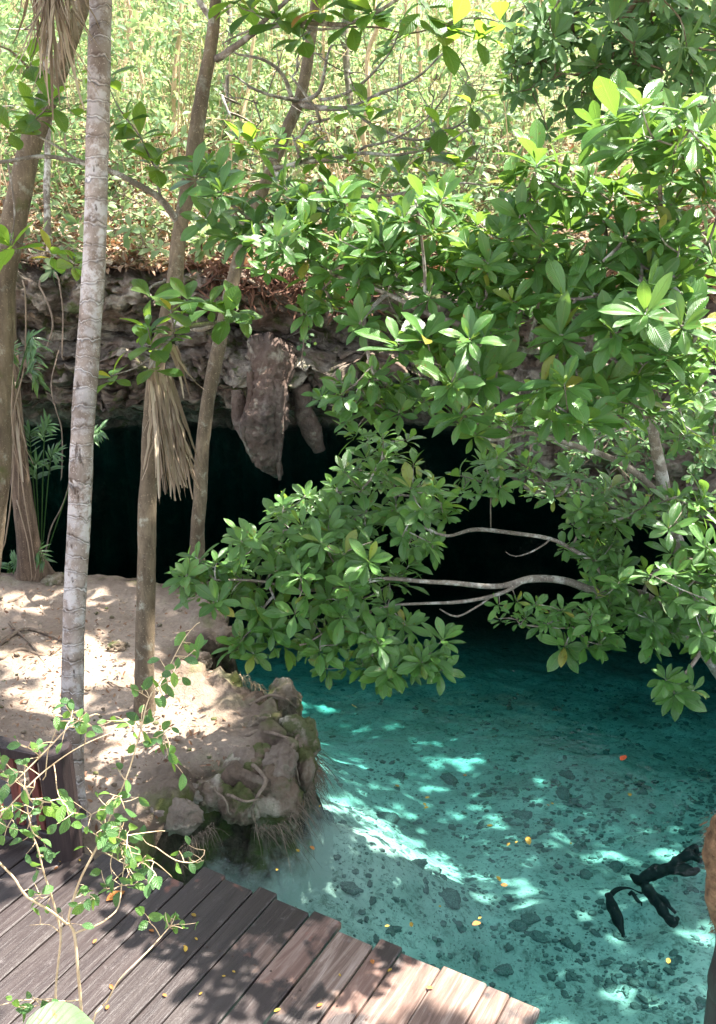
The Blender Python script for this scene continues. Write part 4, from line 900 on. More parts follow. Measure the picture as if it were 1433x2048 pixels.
# small-leaved shrubs rooted on the rock at the right
for (c, cl, lab) in [((1330, 960, 9.2), [(1230, 920, 110, 60, 8.5, .25, 46, .10), (1330, 860, 90, 50, 8.4, .25, 30, .11), (1190, 990, 60, 30, 8.4, .2, 10, .09)], 'dark small-leaved shrub on the rock face behind the lichened fork'),
                     ((1433, 880, 9.0), [(1400, 830, 60, 60, 8.2, .25, 24, .13), (1420, 930, 40, 50, 8.0, .2, 10, .13)], 'small dark shrub at the right edge level with the fork'),
                     ((960, 640, 12.2), [(1000, 640, 90, 30, 11.9, .2, 16, .14), (1150, 600, 100, 30, 11.6, .2, 16, .14)], 'low leafy shrub growing along the cliff rim behind the sunlit rosettes')]:
    b = P(*c); t = thing('rock_shrub', b, lab, 'shrub'); mb = MB(); tp = scatter_clusters(cl, .5); ax = connect(mb, [b, b + np.array([0, -.15, .05])], [q[0] for q in tp], .003, .0008, .012, 4); mb.build('stems', M['twig'], t)
    mb = MB(); [whorl(mb, p, a * .6 + np.array([0, -.4, .5]), L, 8, TPL_M, .5, 1.1) for (p, L), a in zip(tp, ax)]; mb.build('foliage', M['leaf_dark'], t)

# ------------------------------------------------------------------ SHADE: leaf canopy added above the frame, its gaps shaped for the sun patches
lit = [  # sun patches on the ground: photo px centre, radii, openness
 (540, 1470, 150, 60, .62), (330, 1460, 170, 120, .80), (100, 1400, 170, 90, .62), (440, 1390, 140, 50, .8), (60, 1270, 120, 50, .55), (200, 1230, 60, 25, .35), (260, 1570, 150, 70, .75),

 (610, 1830, 110, 40, .55), (800, 1960, 120, 50, .5), (500, 1990, 60, 40, .3), (60, 1660, 70, 30, .4), (370, 1740, 90, 25, .55), (700, 2000, 60, 30, .5)]
litw = []
for (x, y, rx, ry, o) in lit:
    c = G(x, y, 0.2); ex = G(x + rx, y, 0.2) - c; ey = G(x, y - ry, 0.2) - c; litw.append((c[0], c[1], abs(ex[0]), abs(ey[1]), o))
for (x, y, rx, ry, o) in [(715, 1590, 60, 70, .85), (740, 1700, 90, 55, .95), (1000, 1680, 55, 22, .9), (1070, 1702, 40, 14, .8), (920, 1960, 110, 40, 1.05), (1110, 2015, 100, 45, 1.05), (1250, 2045, 60, 30, .9), (1000, 1900, 60, 25, .8), (1255, 1925, 28, 18, .9)]:
    c = G(x, y, -1.1); ex = G(x + rx, y, -1.1) - c; ey = G(x, y - ry, -1.1) - c; litw.append((c[0] + .5, c[1] + .22, abs(ex[0]), abs(ey[1]), o))
litw += [(-1.0, 4.55, 3.2, 1.0, 1.15), (-.1, 7.5, 1.7, .7, 1.0), (-2.5, 6.2, 1.3, .45, .7), (-.2, 13.4, 5.5, 1.5, .9), (-1.9, 2.2, .8, .7, .6), (1.5, 3.9, .9, .5, .6), (-3.2, 8.2, 1.2, .8, .5)]
def openness(gx, gy):
    o = 0.06
    for (cx, cy, rx, ry, k) in litw:
        d = ((gx - cx) / rx) ** 2 + ((gy - cy) / ry) ** 2
        o = max(o, k * float(sstep(1.5, .5, d)))
    return o
sx_, sy_ = SUN.x / SUN.z, SUN.y / SUN.z
groups = {'almond': [], 'left': [], 'slant': [], 'shade': []}
for i in range(30000):
    gx, gy = rng.uniform(-7, 5.5), rng.uniform(-.5, 13.2)
    nn1 = .5 + .5 * fbm(gx, gy, 0, 1.7, 3, 77) * 1.3 + .12 * nz(gx, gy, 0, 6, 3); op = openness(gx, gy)
    if nn1 < op * 1.05: continue
    z = rng.uniform(8.0, 10.5); z += .25 * max(0, gy - 5)
    p = np.array([gx + sx_ * z, gy + sy_ * z, z])
    key = 'shade' if gy < 4.2 else ('left' if gx < -2.6 else ('almond' if gx < .2 else 'slant'))
    if key == 'shade' or gx >= 5.5: key = 'shade'
    groups[key].append(p)
def canopy_mesh(pts, name, parent, m):
    mb = MB(); pts = np.array(pts); n = len(pts); D = rdir(n); D[:, 2] *= .45
    N = np.tile([0, 0, 1.0], (n, 1)) + rng.normal(0, .45, (n, 3))
    put_leaves(mb, TPL_S, pts - D * .1, D, N, rng.uniform(.2, .34, n), rng.uniform(0, .3, n), rng.random(n), wide=np.full(n, 1.3))
    return mb.build(name, m, parent)
canopy_mesh(groups['left'], 'crown', left, M['leaf_canopy']); canopy_mesh(groups['slant'], 'crown', slant, M['leaf_canopy']); canopy_mesh(groups['almond'], 'crown', almond, M['leaf_canopy'])  # unseen crown leaves, laid out to cast the dappled shade below
almond_leaves.build('foliage', M['leaf_almond'], almond); slant_leaves.build('foliage', M['leaf_almond'], slant)
sh = thing('added_shade_tree', (-4.6, -1.5, .3), 'unseen leafy tree added behind the deck, its crown shading the planks', 'tree')  # unseen tree added to carry the leaves that shade the deck
mb = MB(); tube(mb, [(-4.6, -1.5, .1), (-4.3, -1.3, 3), (-3.2, -.6, 6), (-.5, .6, 8.6), (2.5, 2, 9.8)], [.2, .17, .14, .1, .04], 14, .2, rough=.1, flare=.3); mb.build('trunk', M['bark'], sh)
canopy_mesh(groups['shade'], 'crown', sh, M['leaf_canopy'])

# ------------------------------------------------------------------ HILLSIDE VEGETATION
smin, smax = 3.0, arc[-1] - 6
def hill_sample(n, nmin, nmax, power=1.0):
    out = []
    while len(out) < n:
        s = rng.uniform(smin, smax); d = nmin + (nmax - nmin) * rng.random() ** power
        q = hill_pos(s, d); px, py = proj(q + np.array([0, 0, .5]))
        if -150 < px < 1600 and -500 < py < 1000: out.append(q)
    return out
def cloud(name, n, nmin, nmax, hmax, Lr, tpl, m, label, cat, dens_sc=.7, thr=-.25, hang=.4, power=1.3):
    """leaves in loose sprays over the slope"""
    bases = hill_sample(n, nmin, nmax, power); mb = MB(); O = []; D = []; N = []; L = []; Rn = []
    for q in bases:
        if fbm(q[0], q[1], 0, dens_sc, 3, 21) < thr: continue
        c = q + np.array([0, 0, rng.uniform(.05, hmax) * (1 if rng.random() < .6 else .4)]); k = int(rng.integers(5, 12)); tone = rng.random()
        for _ in range(k):
            O.append(c + rng.normal(0, .16, 3)); d = rng.normal(0, 1, 3); d[2] = d[2] * .4 - hang; D.append(d); N.append(np.array([0, -.5, .8]) + rng.normal(0, .5, 3)); L.append(rng.uniform(*Lr)); Rn.append(min(1, max(0, tone * .6 + rng.normal(.15, .18))))
    n = len(O); put_leaves(mb, tpl, np.array(O), np.array(D), np.array(N), np.array(L), rng.uniform(0, .4, n), np.array(Rn))
    o = mb.build(name, m); tag(o, label, cat, kind='stuff'); return o
cloud('undergrowth', 8500, 1.8, 24, 2.9, (.08, .19), TPL_S, M['leaf_hill'], 'pale green sunlit undergrowth leaves covering the slope behind the cliff', 'undergrowth', power=1.0, thr=-.28)
cloud('ground_plants', 900, .5, 6, .35, (.08, .16), TPL_S, M['leaf_hill'], 'low green seedlings on the leaf litter near the cliff edge', 'ground cover', thr=-.05, hang=-.2)
# thin stems and dry sticks
mb = MB()
for q in hill_sample(1500, 1.5, 22, .9):
    h = rng.uniform(.6, 2.6); t = q + np.array([rng.normal(0, .25) * h, rng.normal(0, .15) * h, h]); r = rng.uniform(.004, .012)
    tube(mb, [q - [0, 0, .1], (q + t) / 2 + rng.normal(0, .06, 3), t], [r, r * .8, r * .4], 4, .5, closed=False)
tag(mb.build('thin_stems', M['twig_tan'], smooth=True), 'dry thin stems and sticks standing all over the sunlit slope', 'stems', kind='stuff')
# leaf litter
def litter(name, n, posf, Lr, m, label, cat='leaf litter'):
    O = np.array([posf() for _ in range(n)]); D = rdir(n); D[:, 2] *= .35; N = np.tile([0, 0, 1.0], (n, 1)) + rng.normal(0, .45, (n, 3)); mb = MB()
    put_leaves(mb, TPL_S, O, D, N, rng.uniform(*Lr, n), rng.uniform(-.5, .5, n), rng.random(n)); o = mb.build(name, m); tag(o, label, cat, kind='stuff'); return o
def lp():
    while True:
        s = rng.uniform(arc[-1] * .3, smax); q = hill_pos(s, .2 + 5.0 * rng.random() ** 1.6); px, py = proj(q)
        if -60 < px < 1500: return q + np.array([0, 0, .02 + .05 * rng.random()])
litter('leaf_litter', 14000, lp, (.06, .15), M['litter'], 'brown and tan fallen leaves covering the ground above the cliff')
# individual saplings on the slope
protos = []
for v in range(5):
    t = thing('slope_sapling', (0, 0, 0), None, None); mt = MB(); ml = MB(); h = 1.5 + .35 * v
    st = [np.array([0, 0, -.1]), np.array([.06, 0, h * .5]), np.array([rng.normal(0, .15), rng.normal(0, .1), h])]; p, r = tube(mt, st, [.014, .010, .004], 5, .15)
    tips = [p[int(rng.uniform(.3, 1) * (len(p) - 1))] + rng.normal(0, 1, 3) * [.32, .25, .2] + [0, 0, .1] for _ in range(16)] + [p[-1] + [0, 0, .05]]
    ax = connect(mt, list(p[4:]), tips, .002, .0004, .006, 4)
    for a, b in zip(tips, ax): whorl(ml, a, b + np.array([0, -.2, .2]), .15, int(rng.integers(5, 9)), TPL_M, .55 + rng.normal(0, .15), 1.35)
    a_ = mt.build('stem', M['twig_tan'], t); b_ = ml.build('leaves', M['leaf_hill'], t); protos.append((t, a_, b_))
spots = hill_sample(72, 1.2, 15, .9)
for i, q in enumerate(spots):
    t, a_, b_ = protos[i % 5]
    if i >= 5:
        t2 = t.copy(); COL.objects.link(t2)
        for ch in (a_, b_): c = ch.copy(); COL.objects.link(c); c.parent = t2
        t = t2
    t.location = tuple(q); t.rotation_euler = (0, 0, rng.uniform(0, 6.28)); s = rng.uniform(.75, 1.3); t.scale = (s, s, s)
    tag(t, 'thin sapling with pale small leaves on the sunlit slope behind the cliff', 'sapling', 'saplings on the sunlit slope')
for i in range(22):
    x, y, Yd = [(60, 250, 17), (150, 330, 15), (260, 120, 19), (300, 400, 14.2), (470, 200, 18), (520, 350, 15), (560, 60, 20), (640, 280, 16), (700, 150, 18), (760, 60, 20), (820, 250, 16), (900, 350, 14.5), (880, 120, 18), (960, 200, 17), (1010, 60, 19), (1040, 300, 15.5), (450, 420, 14), (230, 300, 16), (40, 80, 20), (380, 60, 20), (980, 420, 13.8), (700, 420, 14)][i]
    q = P(x, y, Yd); t = thing('slope_shrub', q - np.array([0, 0, .8]), 'leafy pale green shrub among the undergrowth of the sunlit slope', 'shrub', 'shrubs on the sunlit slope')
    tp = [q + rng.normal(0, 1, 3) * [.55, .35, .42] for _ in range(34)]; mt = MB(); ax = connect(mt, [q - np.array([0, 0, .7]), q - np.array([0, 0, .3])], tp, .004, .001, .014, 4); mt.build('stems', M['twig'], t)
    mb = MB(); tn = rng.uniform(.1, .7); [whorl(mb, p, a * .6 + np.array([0, -.2, .5]), .2, 6, TPL_M, tn, 1.15) for p, a in zip(tp, ax)]; mb.build('foliage', M['leaf_hill'], t)
# rim plants: big pale leaved clumps and red ferns
for (x, y, lab) in [(275, 505, 'big pale leaved plant on the cliff rim between the palm and the forked tree'), (150, 535, 'leafy plant hanging over the cliff rim left of the palm'), (410, 500, 'leafy plant on the litter right of the forked trunk')]:
    q = P(x, y, 13.3); t = thing('rim_plant', q, lab, 'plant'); mb = MB(); tp = [q + np.array([rng.normal(0, .28), rng.normal(-.1, .12), rng.uniform(.0, .35)]) for _ in range(9)]
    ax = connect(mb, [q], tp, .004, .001, .01, 4); mb.build('stems', M['twig'], t); mb = MB(); [whorl(mb, p, a + np.array([0, -.3, .6]), .26, 6, TPL_M, .6, 1.1) for p, a in zip(tp, ax)]; mb.build('foliage', M['leaf_hill'], t)
for (x, y, w, lab) in [(560, 560, .75, 'tuft of dried red-brown fern on the cliff rim above the hanging rock'), (690, 590, .4, 'smaller dried red-brown tuft on the rim, right of the bigger one'), (440, 540, .35, 'small red-brown tuft on the rim beside the slanting trunk')]:
    q = P(x, y, 12.95); n = int(420 * w / .75); O = q + rng.normal(0, 1, (n, 3)) * [w * .45, .12, .12]; D = rng.normal(0, .6, (n, 3)); D[:, 2] -= .5; mb = MB()
    put_leaves(mb, TPL_LANCE, O, D, rdir(n), rng.uniform(.12, .3, n), rng.uniform(0, .8, n), rng.random(n)); o = mb.build('dried_fern', M['redfern']); tag(o, lab, 'fern')

# vines and roots hanging on the cliff
def vine(rows, r, lab, leaves=0, m='root', L=.08):
    pts = [P(*q) for q in rows]; t = thing('hanging_vine', pts[0], lab, 'vine'); mb = MB(); p, rr = tube(mb, pts, [r] * len(pts), 6, .08, wob=.08, seed=int(rows[0][0])); mb.build('stem', M[m], t)
    if leaves:
        mb = MB(); idx = rng.integers(0, len(p), leaves); D = rng.normal(0, 1, (leaves, 3)); D[:, 2] -= .8; put_leaves(mb, TPL_S, p[idx] + rng.normal(0, .05, (leaves, 3)), D, np.tile([0, -1, .4], (leaves, 1)) + rng.normal(0, .3, (leaves, 3)), rng.uniform(L * .7, L * 1.3, leaves), rng.uniform(0, .3, leaves), rng.random(leaves), wide=np.full(leaves, 1.6)); mb.build('leaves', M['leaf_dark'], t)
for a in [([(80, 560, 12.6), (105, 640, 12.4), (92, 700, 12.3)], .012, 'pale root hanging down the rock left of the palm, ending in a point'),
          ([(110, 545, 12.6), (120, 610, 12.4), (128, 720, 12.2)], .01, 'longer thin root hanging beside the dark hollow left of the palm'),
          ([(118, 700, 12.3), (112, 800, 12.0), (125, 900, 11.9), (122, 960, 11.9)], .008, 'thin vine hanging into the cave left of the palm'),
          ([(35, 900, 10.0), (75, 1000, 10.1), (80, 1150, 10.0)], .008, 'thin straight vine rising from the base of the fibrous trunk'),
          ([(140, 960, 10.2), (105, 1060, 10.1), (82, 1150, 10.0)], .008, 'thin slanting vine joining the base of the fibrous trunk'),
          ([(985, 700, 11.6), (985, 850, 11.3), (982, 1060, 11.1)], .008, 'long thin vine hanging straight down before the cave right of centre'),
          ([(1060, 760, 11), (1020, 860, 10.6), (990, 940, 10.4)], .007, 'curved thin vine beside the straight one right of centre'),
          ([(600, 590, 12.6), (612, 680, 12.4), (608, 740, 12.3)], .008, 'thin root on the pale rock above the hanging rock')]: vine(*a)
vine([(625, 560, 12.75), (632, 620, 12.55), (612, 680, 12.5)], .006, 'leafy creeper hanging over the pale rock above the hanging rock', 60)
vine([(1075, 830, 9.5), (1060, 900, 9.3), (1040, 960, 9.3)], .006, 'small leaved creeper dangling before the cave on the right', 40, L=.07)

# hanging rock (flowstone) under the lip
hr = P(560, 700, 12.7); hang = thing('hanging_rock', hr, 'big rounded brown flowstone hanging from the roof of the cave mouth', 'rock')
mb = MB(); pts = [P(548, 690, 12.95), P(545, 735, 12.75), P(540, 790, 12.6), P(528, 840, 12.55), P(525, 885, 12.6), P(540, 918, 12.65), P(556, 950, 12.7)]
tube(mb, pts, [.34, .26, .25, .28, .24, .17, .07], 56, .02, rough=.36, seed=3, ridge=.05, wob=.04)
for i in (0, 2, 4, 5):
    x = 492 + i * 13; tube(mb, [P(x + 10, 745, 12.65), P(x + rng.normal(2, 4), 800, 12.42 + .02 * abs(i - 4)), P(x + rng.normal(0, 5), 850, 12.4), P(x + 6 + rng.normal(0, 5), 885 + 16 * i ** .7 + rng.uniform(-15, 15), 12.5)], [.05, .07, .06, .015], 12, .03, rough=.5, seed=100 + i, wob=.04)
tube(mb, [P(475, 780, 12.7), P(480, 840, 12.6), P(500, 890, 12.55), P(508, 925, 12.6)], [.08, .09, .07, .02], 16, .04, rough=.3, seed=8)
tube(mb, [P(600, 770, 12.8), P(615, 840, 12.8), P(640, 900, 12.9)], [.12, .14, .09], 16, .04, rough=.3, seed=9)
tube(mb, [P(555, 760, 12.45), P(560, 820, 12.4), P(556, 900, 12.5), P(560, 960, 12.55)], [.06, .075, .06, .02], 14, .04, rough=.35, seed=12)
mb.build('flowstone', rock_mat('flowstone', ((0.05, 0.032, 0.025), (0.13, 0.09, 0.072), (0.25, 0.20, 0.17)), 0.0), hang)
tube_r = MB()

# small palm fronds by the fibrous trunk ------------------------------------------------
for (bx, by, bY, fr, lab) in [(30, 780, 9.3, [(75, 690), (78, 765), (20, 715), (70, 720)], 'small feathery palm beside the fibrous trunk, upper clump'), (82, 1140, 9.6, [(60, 865), (95, 850), (110, 905), (75, 925), (30, 935), (200, 860)], 'slender feathery palm with dark fronds in front of the cave'), (24, 1165, 9.5, [(40, 1140), (20, 1150), (90, 1120)], 'tiny feathery palm seedling at the foot of the fibrous trunk')]:
    b = P(bx, by, bY); t = thing('feather_palm', b, lab, 'palm')
    for (fx, fy) in fr:
        e = P(fx, fy, bY - .15 + rng.normal(0, .1)); mb = MB(); mid = b + (e - b) * .75 + np.array([0, 0, .16])
        p, r = tube(mb, [b, mid, e], [.006, .005, .002], 5, .025); n = len(p); k = max(8, int(n * .35)); k = min(n - 1, max(6, int(.38 / .03))) 
        idx = np.repeat(np.arange(n - k, n), 2); sd = np.tile([1, -1], k); T = np.gradient(p, axis=0)[idx]; T /= np.linalg.norm(T, axis=1, keepdims=True); side = np.cross(T, [0, -.6, 1.0]) * sd[:, None]
        put_leaves(mb, TPL_LANCE, p[idx], side + T * .7 + np.array([0, 0, -.15]), np.tile([0, -.6, 1.0], (len(idx), 1)), rng.uniform(.12, .2, len(idx)), rng.uniform(.1, .5, len(idx)), rng.random(len(idx)), wide=np.full(len(idx), 1.3)); mb.build('frond', M['frond'], t)
# ------------------------------------------------------------------ BANK DETAILS
def rock(name, px, py, z, r, lab, m='rock', flat=.6, seed=0, amp=.35):
    c = G(px, py, z); mb = MB(); blob(mb, c, np.array(r), 16, amp, 1.4, seed); o = mb.build(name, M[m]); tag(o, lab, 'rock'); return o
for a in [('bank_rock', 66, 1178, .36, (.13, .09, .06), 'flat pale rock at the foot of the fibrous trunk', 'rock_pale'), ('bank_rock', 110, 1166, .40, (.16, .12, .10), 'greyish rock just left of the palm at the back of the bank'),
          ('bank_rock', 200, 1160, .33, (.06, .05, .04), 'small rock on the back edge of the bank right of the palm'), ('bank_rock', 15, 1166, .36, (.12, .1, .07), 'rock at the left edge on the back of the bank'),
          ('bank_rock', 12, 1368, .34, (.07, .04, .03), 'small stone on the sand at the left edge'), 
          ('bank_rock', 568, 1402, .22, (.16, .14, .17), 'knobby rock under the arching root at the tip of the bank'), ('bank_rock', 530, 1450, .30, (.13, .10, .09), 'rounded mossy rock on the sand by the pool edge'),
          ('bank_rock', 596, 1480, .20, (.16, .16, .22), 'green mossy rock on the outermost point of the bank'), ('bank_rock', 560, 1535, .30, (.13, .18, .15), 'pale pitted boulder leaning on the mossy bank', 'rock_pale'),
          ('bank_rock', 510, 1540, .24, (.20, .22, .17), 'big rounded mossy rock in the middle of the bank edge'), ('bank_rock', 545, 1600, .10, (.22, .14, .25), 'dark green mossy rock dropping into the water below the boulder'),
          ('bank_rock', 480, 1610, .16, (.13, .12, .17), 'yellowish lichened rock low on the bank edge'), ('bank_rock', 385, 1590, .24, (.08, .07, .08), 'pale small rock stuck in the earth above the roots', 'rock_pale'),
          ('bank_rock', 350, 1630, .26, (.17, .12, .12), 'flat earthy rock between the sand and the deck', 'rock_pale'), ('bank_rock', 430, 1590, .20, (.14, .11, .14), 'brown rock beside the pale small one'), ('bank_rock', 605, 1545, .06, (.12, .16, .2), 'mossy rock at the waterline on the right of the bank'),
          ('bank_rock', 400, 1325, .24, (.12, .1, .1), 'mossy stone in the notch of the bank behind the forked tree'), ('bank_rock', 460, 1275, .22, (.14, .12, .12), 'stone on the rear lobe of the bank under the hanging leaves'), ('bank_rock', 236, 1295, .34, (.10, .07, .06), 'yellowish lump of earth and root between palm and forked trunk')]:
    rock(*a, seed=int(a[1]) % 50)
def root(rows, r, lab):
    pts = [G(x, y, z) for x, y, z in rows]; mb = MB(); rr = np.linspace(r, r * .55, len(pts)); tube(mb, pts, rr, 8, .03, rough=.15, wob=.03, seed=int(rows[0][0])); o = mb.build('tree_root', M['root']); tag(o, lab, 'root')
for a in [([(500, 1412, .34), (540, 1392, .42), (570, 1398, .40), (592, 1415, .22)], .016, 'arching bare root over the knobby rock at the bank tip'),
          ([(490, 1475, .33), (515, 1460, .38), (560, 1468, .38), (600, 1490, .30), (612, 1520, .1)], .018, 'looping grey root on the bank below the arching one'),
          ([(505, 1530, .40), (530, 1560, .42), (515, 1590, .36), (505, 1625, .18), (515, 1660, .0)], .016, 'crooked root running down the big mossy rock into the water'),
          ([(430, 1575, .33), (455, 1600, .32), (460, 1630, .2)], .011, 'thin root dropping down the bank beside the yellowish rock'),
          ([(455, 1590, .34), (490, 1605, .36), (520, 1600, .34)], .012, 'short curved root between the mossy rocks'),
          ([(515, 1500, .34), (555, 1505, .36), (590, 1530, .3), (600, 1570, .1)], .012, 'slim root along the outer bank beside the pale boulder'),
          ([(600, 1470, .3), (585, 1500, .34), (575, 1540, .34), (590, 1580, .15)], .014, 'yellowish root down the outermost mossy rock'),
          ([(0, 1290, .40), (50, 1262, .38), (110, 1275, .37), (160, 1300, .33)], .022, 'long surface root winding over the sand at the left'),
          ([(0, 1320, .38), (40, 1300, .38), (90, 1310, .36), (130, 1290, .36)], .018, 'second surface root below the long one at the left'),
          ([(20, 1245, .40), (60, 1285, .39), (90, 1330, .34)], .015, 'surface root crossing the others at the left'),
          ([(0, 1210, .42), (40, 1195, .42), (68, 1175, .40)], .02, 'root running into the base of the fibrous trunk'),
          ([(120, 1150, .40), (90, 1162, .42), (68, 1165, .42)], .018, 'short root on the right of the fibrous trunk base'),
          ([(215, 1365, .33), (240, 1378, .33), (270, 1376, .33)], .008, 'small dry twig-like root lying left of the forked trunk')]: root(*a)
def bank_pt():
    while True:
        p = G(rng.uniform(0, 600), rng.uniform(1180, 1680), .33)
        if float(sdist(np.array([[p[0]]]), np.array([[p[1]]]))[0, 0]) > .15: return np.array([p[0], p[1], ground_z(p[0], p[1]) + .012])
mbp = MB()
for i in range(260):
    c = bank_pt(); r_ = .006 + .02 * rng.random() ** 3; blob(mbp, c, (r_, r_ * .8, r_ * .6), 4, .4, 1.5, i % 30)
tag(mbp.build('small_bank_stones', M['rock']), 'small loose stones scattered on the sandy bank', 'stones', kind='stuff')
# root fringe under the turf edge
def fringe(pxs, n, Lr, z, out, lab, m='root', r0=.0025):
    mb = MB()
    for i in range(n):
        t = rng.random() * (len(pxs) - 1); k = int(t); f = t - k; a = np.array(pxs[k]); b = np.array(pxs[k + 1]); q = a * (1 - f) + b * f
        o = G(q[0] + rng.normal(0, 3), q[1] + rng.normal(0, 3), z + rng.uniform(-.1, .04)); d = np.array([out[0] + rng.normal(0, .35), out[1] + rng.normal(0, .35), -.7 + rng.normal(0, .3)]); L = rng.uniform(*Lr)
        tube(mb, [o, o + d * L * .5 + [0, 0, .02], o + d * L + [0, 0, -.02]], [r0, r0 * .8, r0 * .3], 3, .2, closed=False, rnd=rng.random())
    o = mb.build('root_fringe', M[m]); tag(o, lab, 'roots', kind='stuff')
fringe([(350, 1720), (385, 1675), (425, 1650)], 130, (.05, .15), .20, (.35, -.35), 'hairy roots hanging from the bank next to the deck', 'root')
fringe([(500, 1655), (560, 1650), (600, 1610), (625, 1570), (638, 1530), (615, 1490)], 320, (.1, .28), .1, (.4, -.25), 'tangled root fringe hanging into the water round the mossy point', 'root')
fringe([(430, 1345), (480, 1352), (540, 1385), (560, 1400)], 140, (.06, .16), .26, (.3, -.1), 'dry grass and fine roots along the bank edge', 'twig_tan')
# moss on the rocks
mb = MB(); O = []
for _ in range(2600):
    px, py = [(545, 1610), (600, 1490), (510, 1530), (590, 1560), (430, 1600)][int(rng.integers(0, 5))]; q = G(px, py, .2); O.append(q + rng.normal(0, 1, 3) * [.08, .1, .09])
M['mossl'] = simple_mat('moss', (0.03, 0.045, 0.008), (0.12, 0.15, 0.03), 20, .95, .3)
# twigs and leaves on the bank
litter('bank_litter', 1700, bank_pt, (.012, .065), M['litter'], 'tiny dry leaves and bits scattered on the sandy bank')
# boulders deep in the cave for depth; rock shelf at the right shore ------------------------------------

# ------------------------------------------------------------------ POOL STONES
prot = []
for v in range(8):
    mb = MB(); blob(mb, (0, 0, 0), (1, rng.uniform(.55, .85), rng.uniform(.3, .5)), 7, .45, 1.3, v * 7 + 3); o = mb.build('pool_stone', M['stone']); prot.append(o)
cand = []
while len(cand) < 3600:
    x, y = rng.uniform(500, 1470), rng.uniform(1180, 2060); q = G(x, y, -1.1)
    if float(sdist(np.array([[q[0]]]), np.array([[q[1]]]))[0, 0]) > -.15: continue
    dens = .25 + .85 * float(sstep(600, 1150, x)) ; dens *= .6 + .9 * nz(q[0], q[1], 0, 1.1, 5)
    if rng.random() > dens: continue
    r = .010 + .036 * rng.random() ** 3.2
    if rng.random() < .015: r *= 1.9
    cand.append((q[0], q[1], r))
big_ = [(905, 1430, .14), (775, 1585, .10), (815, 1668, .09), (1135, 1475, .12), (980, 1545, .11), (1300, 1480, .07), (1240, 1655, .08), (740, 1615, .07), (1180, 1680, .08), (1010, 1880, .08), (900, 1790, .1), (870, 1730, .07), (1040, 1810, .08), (1080, 1825, .09), (1290, 1560, .07), (640, 1730, .12), (700, 1850, .12), (800, 1435, .12), (1050, 1530, .09)]
cand = [(G(x, y, -1.1)[0], G(x, y, -1.1)[1], r) for x, y, r in big_] + cand
order = sorted(range(len(cand)), key=lambda i: -cand[i][2]); mbs = MB()
for rank, i in enumerate(order):
    x, y, r = cand[i]; z = ground_z(x, y) - r * .05
    if rank < 300:
        o = prot[rank % 8] if rank < 8 else prot[rank % 8].copy()
        if rank >= 8: COL.objects.link(o)
        o.location = (x, y, z); o.rotation_euler = (rng.normal(0, .2), rng.normal(0, .2), rng.uniform(0, 6.28)); s = r * rng.uniform(.9, 1.1); o.scale = (s, s * rng.uniform(.8, 1.1), s * rng.uniform(.8, 1.2))
        tag(o, 'dark stone lying on the pale pool floor under the clear water', 'stone', 'dark stones on the pool floor')
    else: blob(mbs, (x, y, z), (r * rng.uniform(.8, 1.2), r * rng.uniform(.5, 1), r * .45), 4, .4, 1.7, rank % 40)
tag(mbs.build('pool_pebbles', M['stone']), 'small dark pebbles scattered over the pale pool floor', 'pebbles', kind='stuff')

# sunken log ------------------------------------------------------------
lg = G(1320, 1775, -.9); log = thing('sunken_log', lg, 'black waterlogged forked log lying under the water beside the mossy post', 'log')
mb = MB()
def gz(rows): return [G(x, y, -1.12 + dz) for x, y, dz in rows]
for rows, rad in [([(1268, 1752, 0), (1285, 1763, .02), (1310, 1752, .04), (1340, 1742, .06), (1370, 1735, .06), (1398, 1738, .04)], [.02, .05, .055, .05, .05, .02]),
                  ([(1285, 1768, .05), (1315, 1742, .08), (1350, 1722, .1), (1380, 1712, .14), (1402, 1722, .12)], [.015, .035, .05, .055, .02]),
                  ([(1365, 1712, .12), (1378, 1698, .16), (1398, 1688, .2), (1404, 1706, .16)], [.02, .03, .035, .015]),
                  ([(1286, 1772, 0), (1300, 1795, 0), (1322, 1822, .02), (1345, 1842, .02), (1356, 1836, .02)], [.03, .045, .05, .04, .015]),
                  ([(1310, 1790, .04), (1335, 1806, .05), (1352, 1826, .03)], [.012, .02, .012]),
                  ([(1285, 1785, 0), (1255, 1776, .02), (1232, 1780, .02), (1214, 1792, 0)], [.02, .03, .03, .015]),
                  ([(1215, 1792, .0), (1226, 1822, -.02), (1238, 1850, -.03), (1246, 1874, -.04)], [.03, .035, .03, .01]), ([(1258, 1790, 0), (1272, 1806, 0), (1284, 1812, -.02)], [.012, .014, .005])]:
    tube(mb, gz(rows), rad, 16, .015, rough=.75, wob=.06, seed=int(rows[0][0]) % 97)
mb.build('wood', M['log'], log)

# ------------------------------------------------------------------ FALLEN LEAVES (individual)
def fallen(px, py, z, L, m, lab, name, group=None, rot=None, tpl=TPL_OVAL, tilt=.12):
    c = G(px, py, z); a = rng.uniform(0, 6.28) if rot is None else rot; mb = MB(); d = np.array([[math.cos(a), math.sin(a), 0]])
    put_leaves(mb, tpl, c[None] - d * L / 2, d, np.array([[rng.normal(0, tilt), rng.normal(0, tilt), 1]]), [L], [rng.uniform(-.15, .25)], np.array([rng.random()])); o = mb.build(name, M[m]); tag(o, lab, 'leaf', group)
fallen(1247, 1516, .008, .10, 'fall_r', 'bright red leaf floating alone on the teal water at the right', 'floating_leaf', tilt=.3)
fallen(954, 1846, .008, .07, 'fall_o', 'largest tan-orange leaf floating near the deck edge', 'floating_leaf', rot=.5)
fallen(1057, 1680, .008, .08, 'fall_y', 'golden leaf floating at the upper sunny patch right of centre', 'floating_leaf')
fallen(1260, 1588, .008, .06, 'fall_y', 'yellow leaf floating below the red one', 'floating_leaf')
fallen(709, 1414, .25, .085, 'fall_y', 'yellow-green leaf hanging under the central foliage', 'hanging_leaf', tilt=.8)
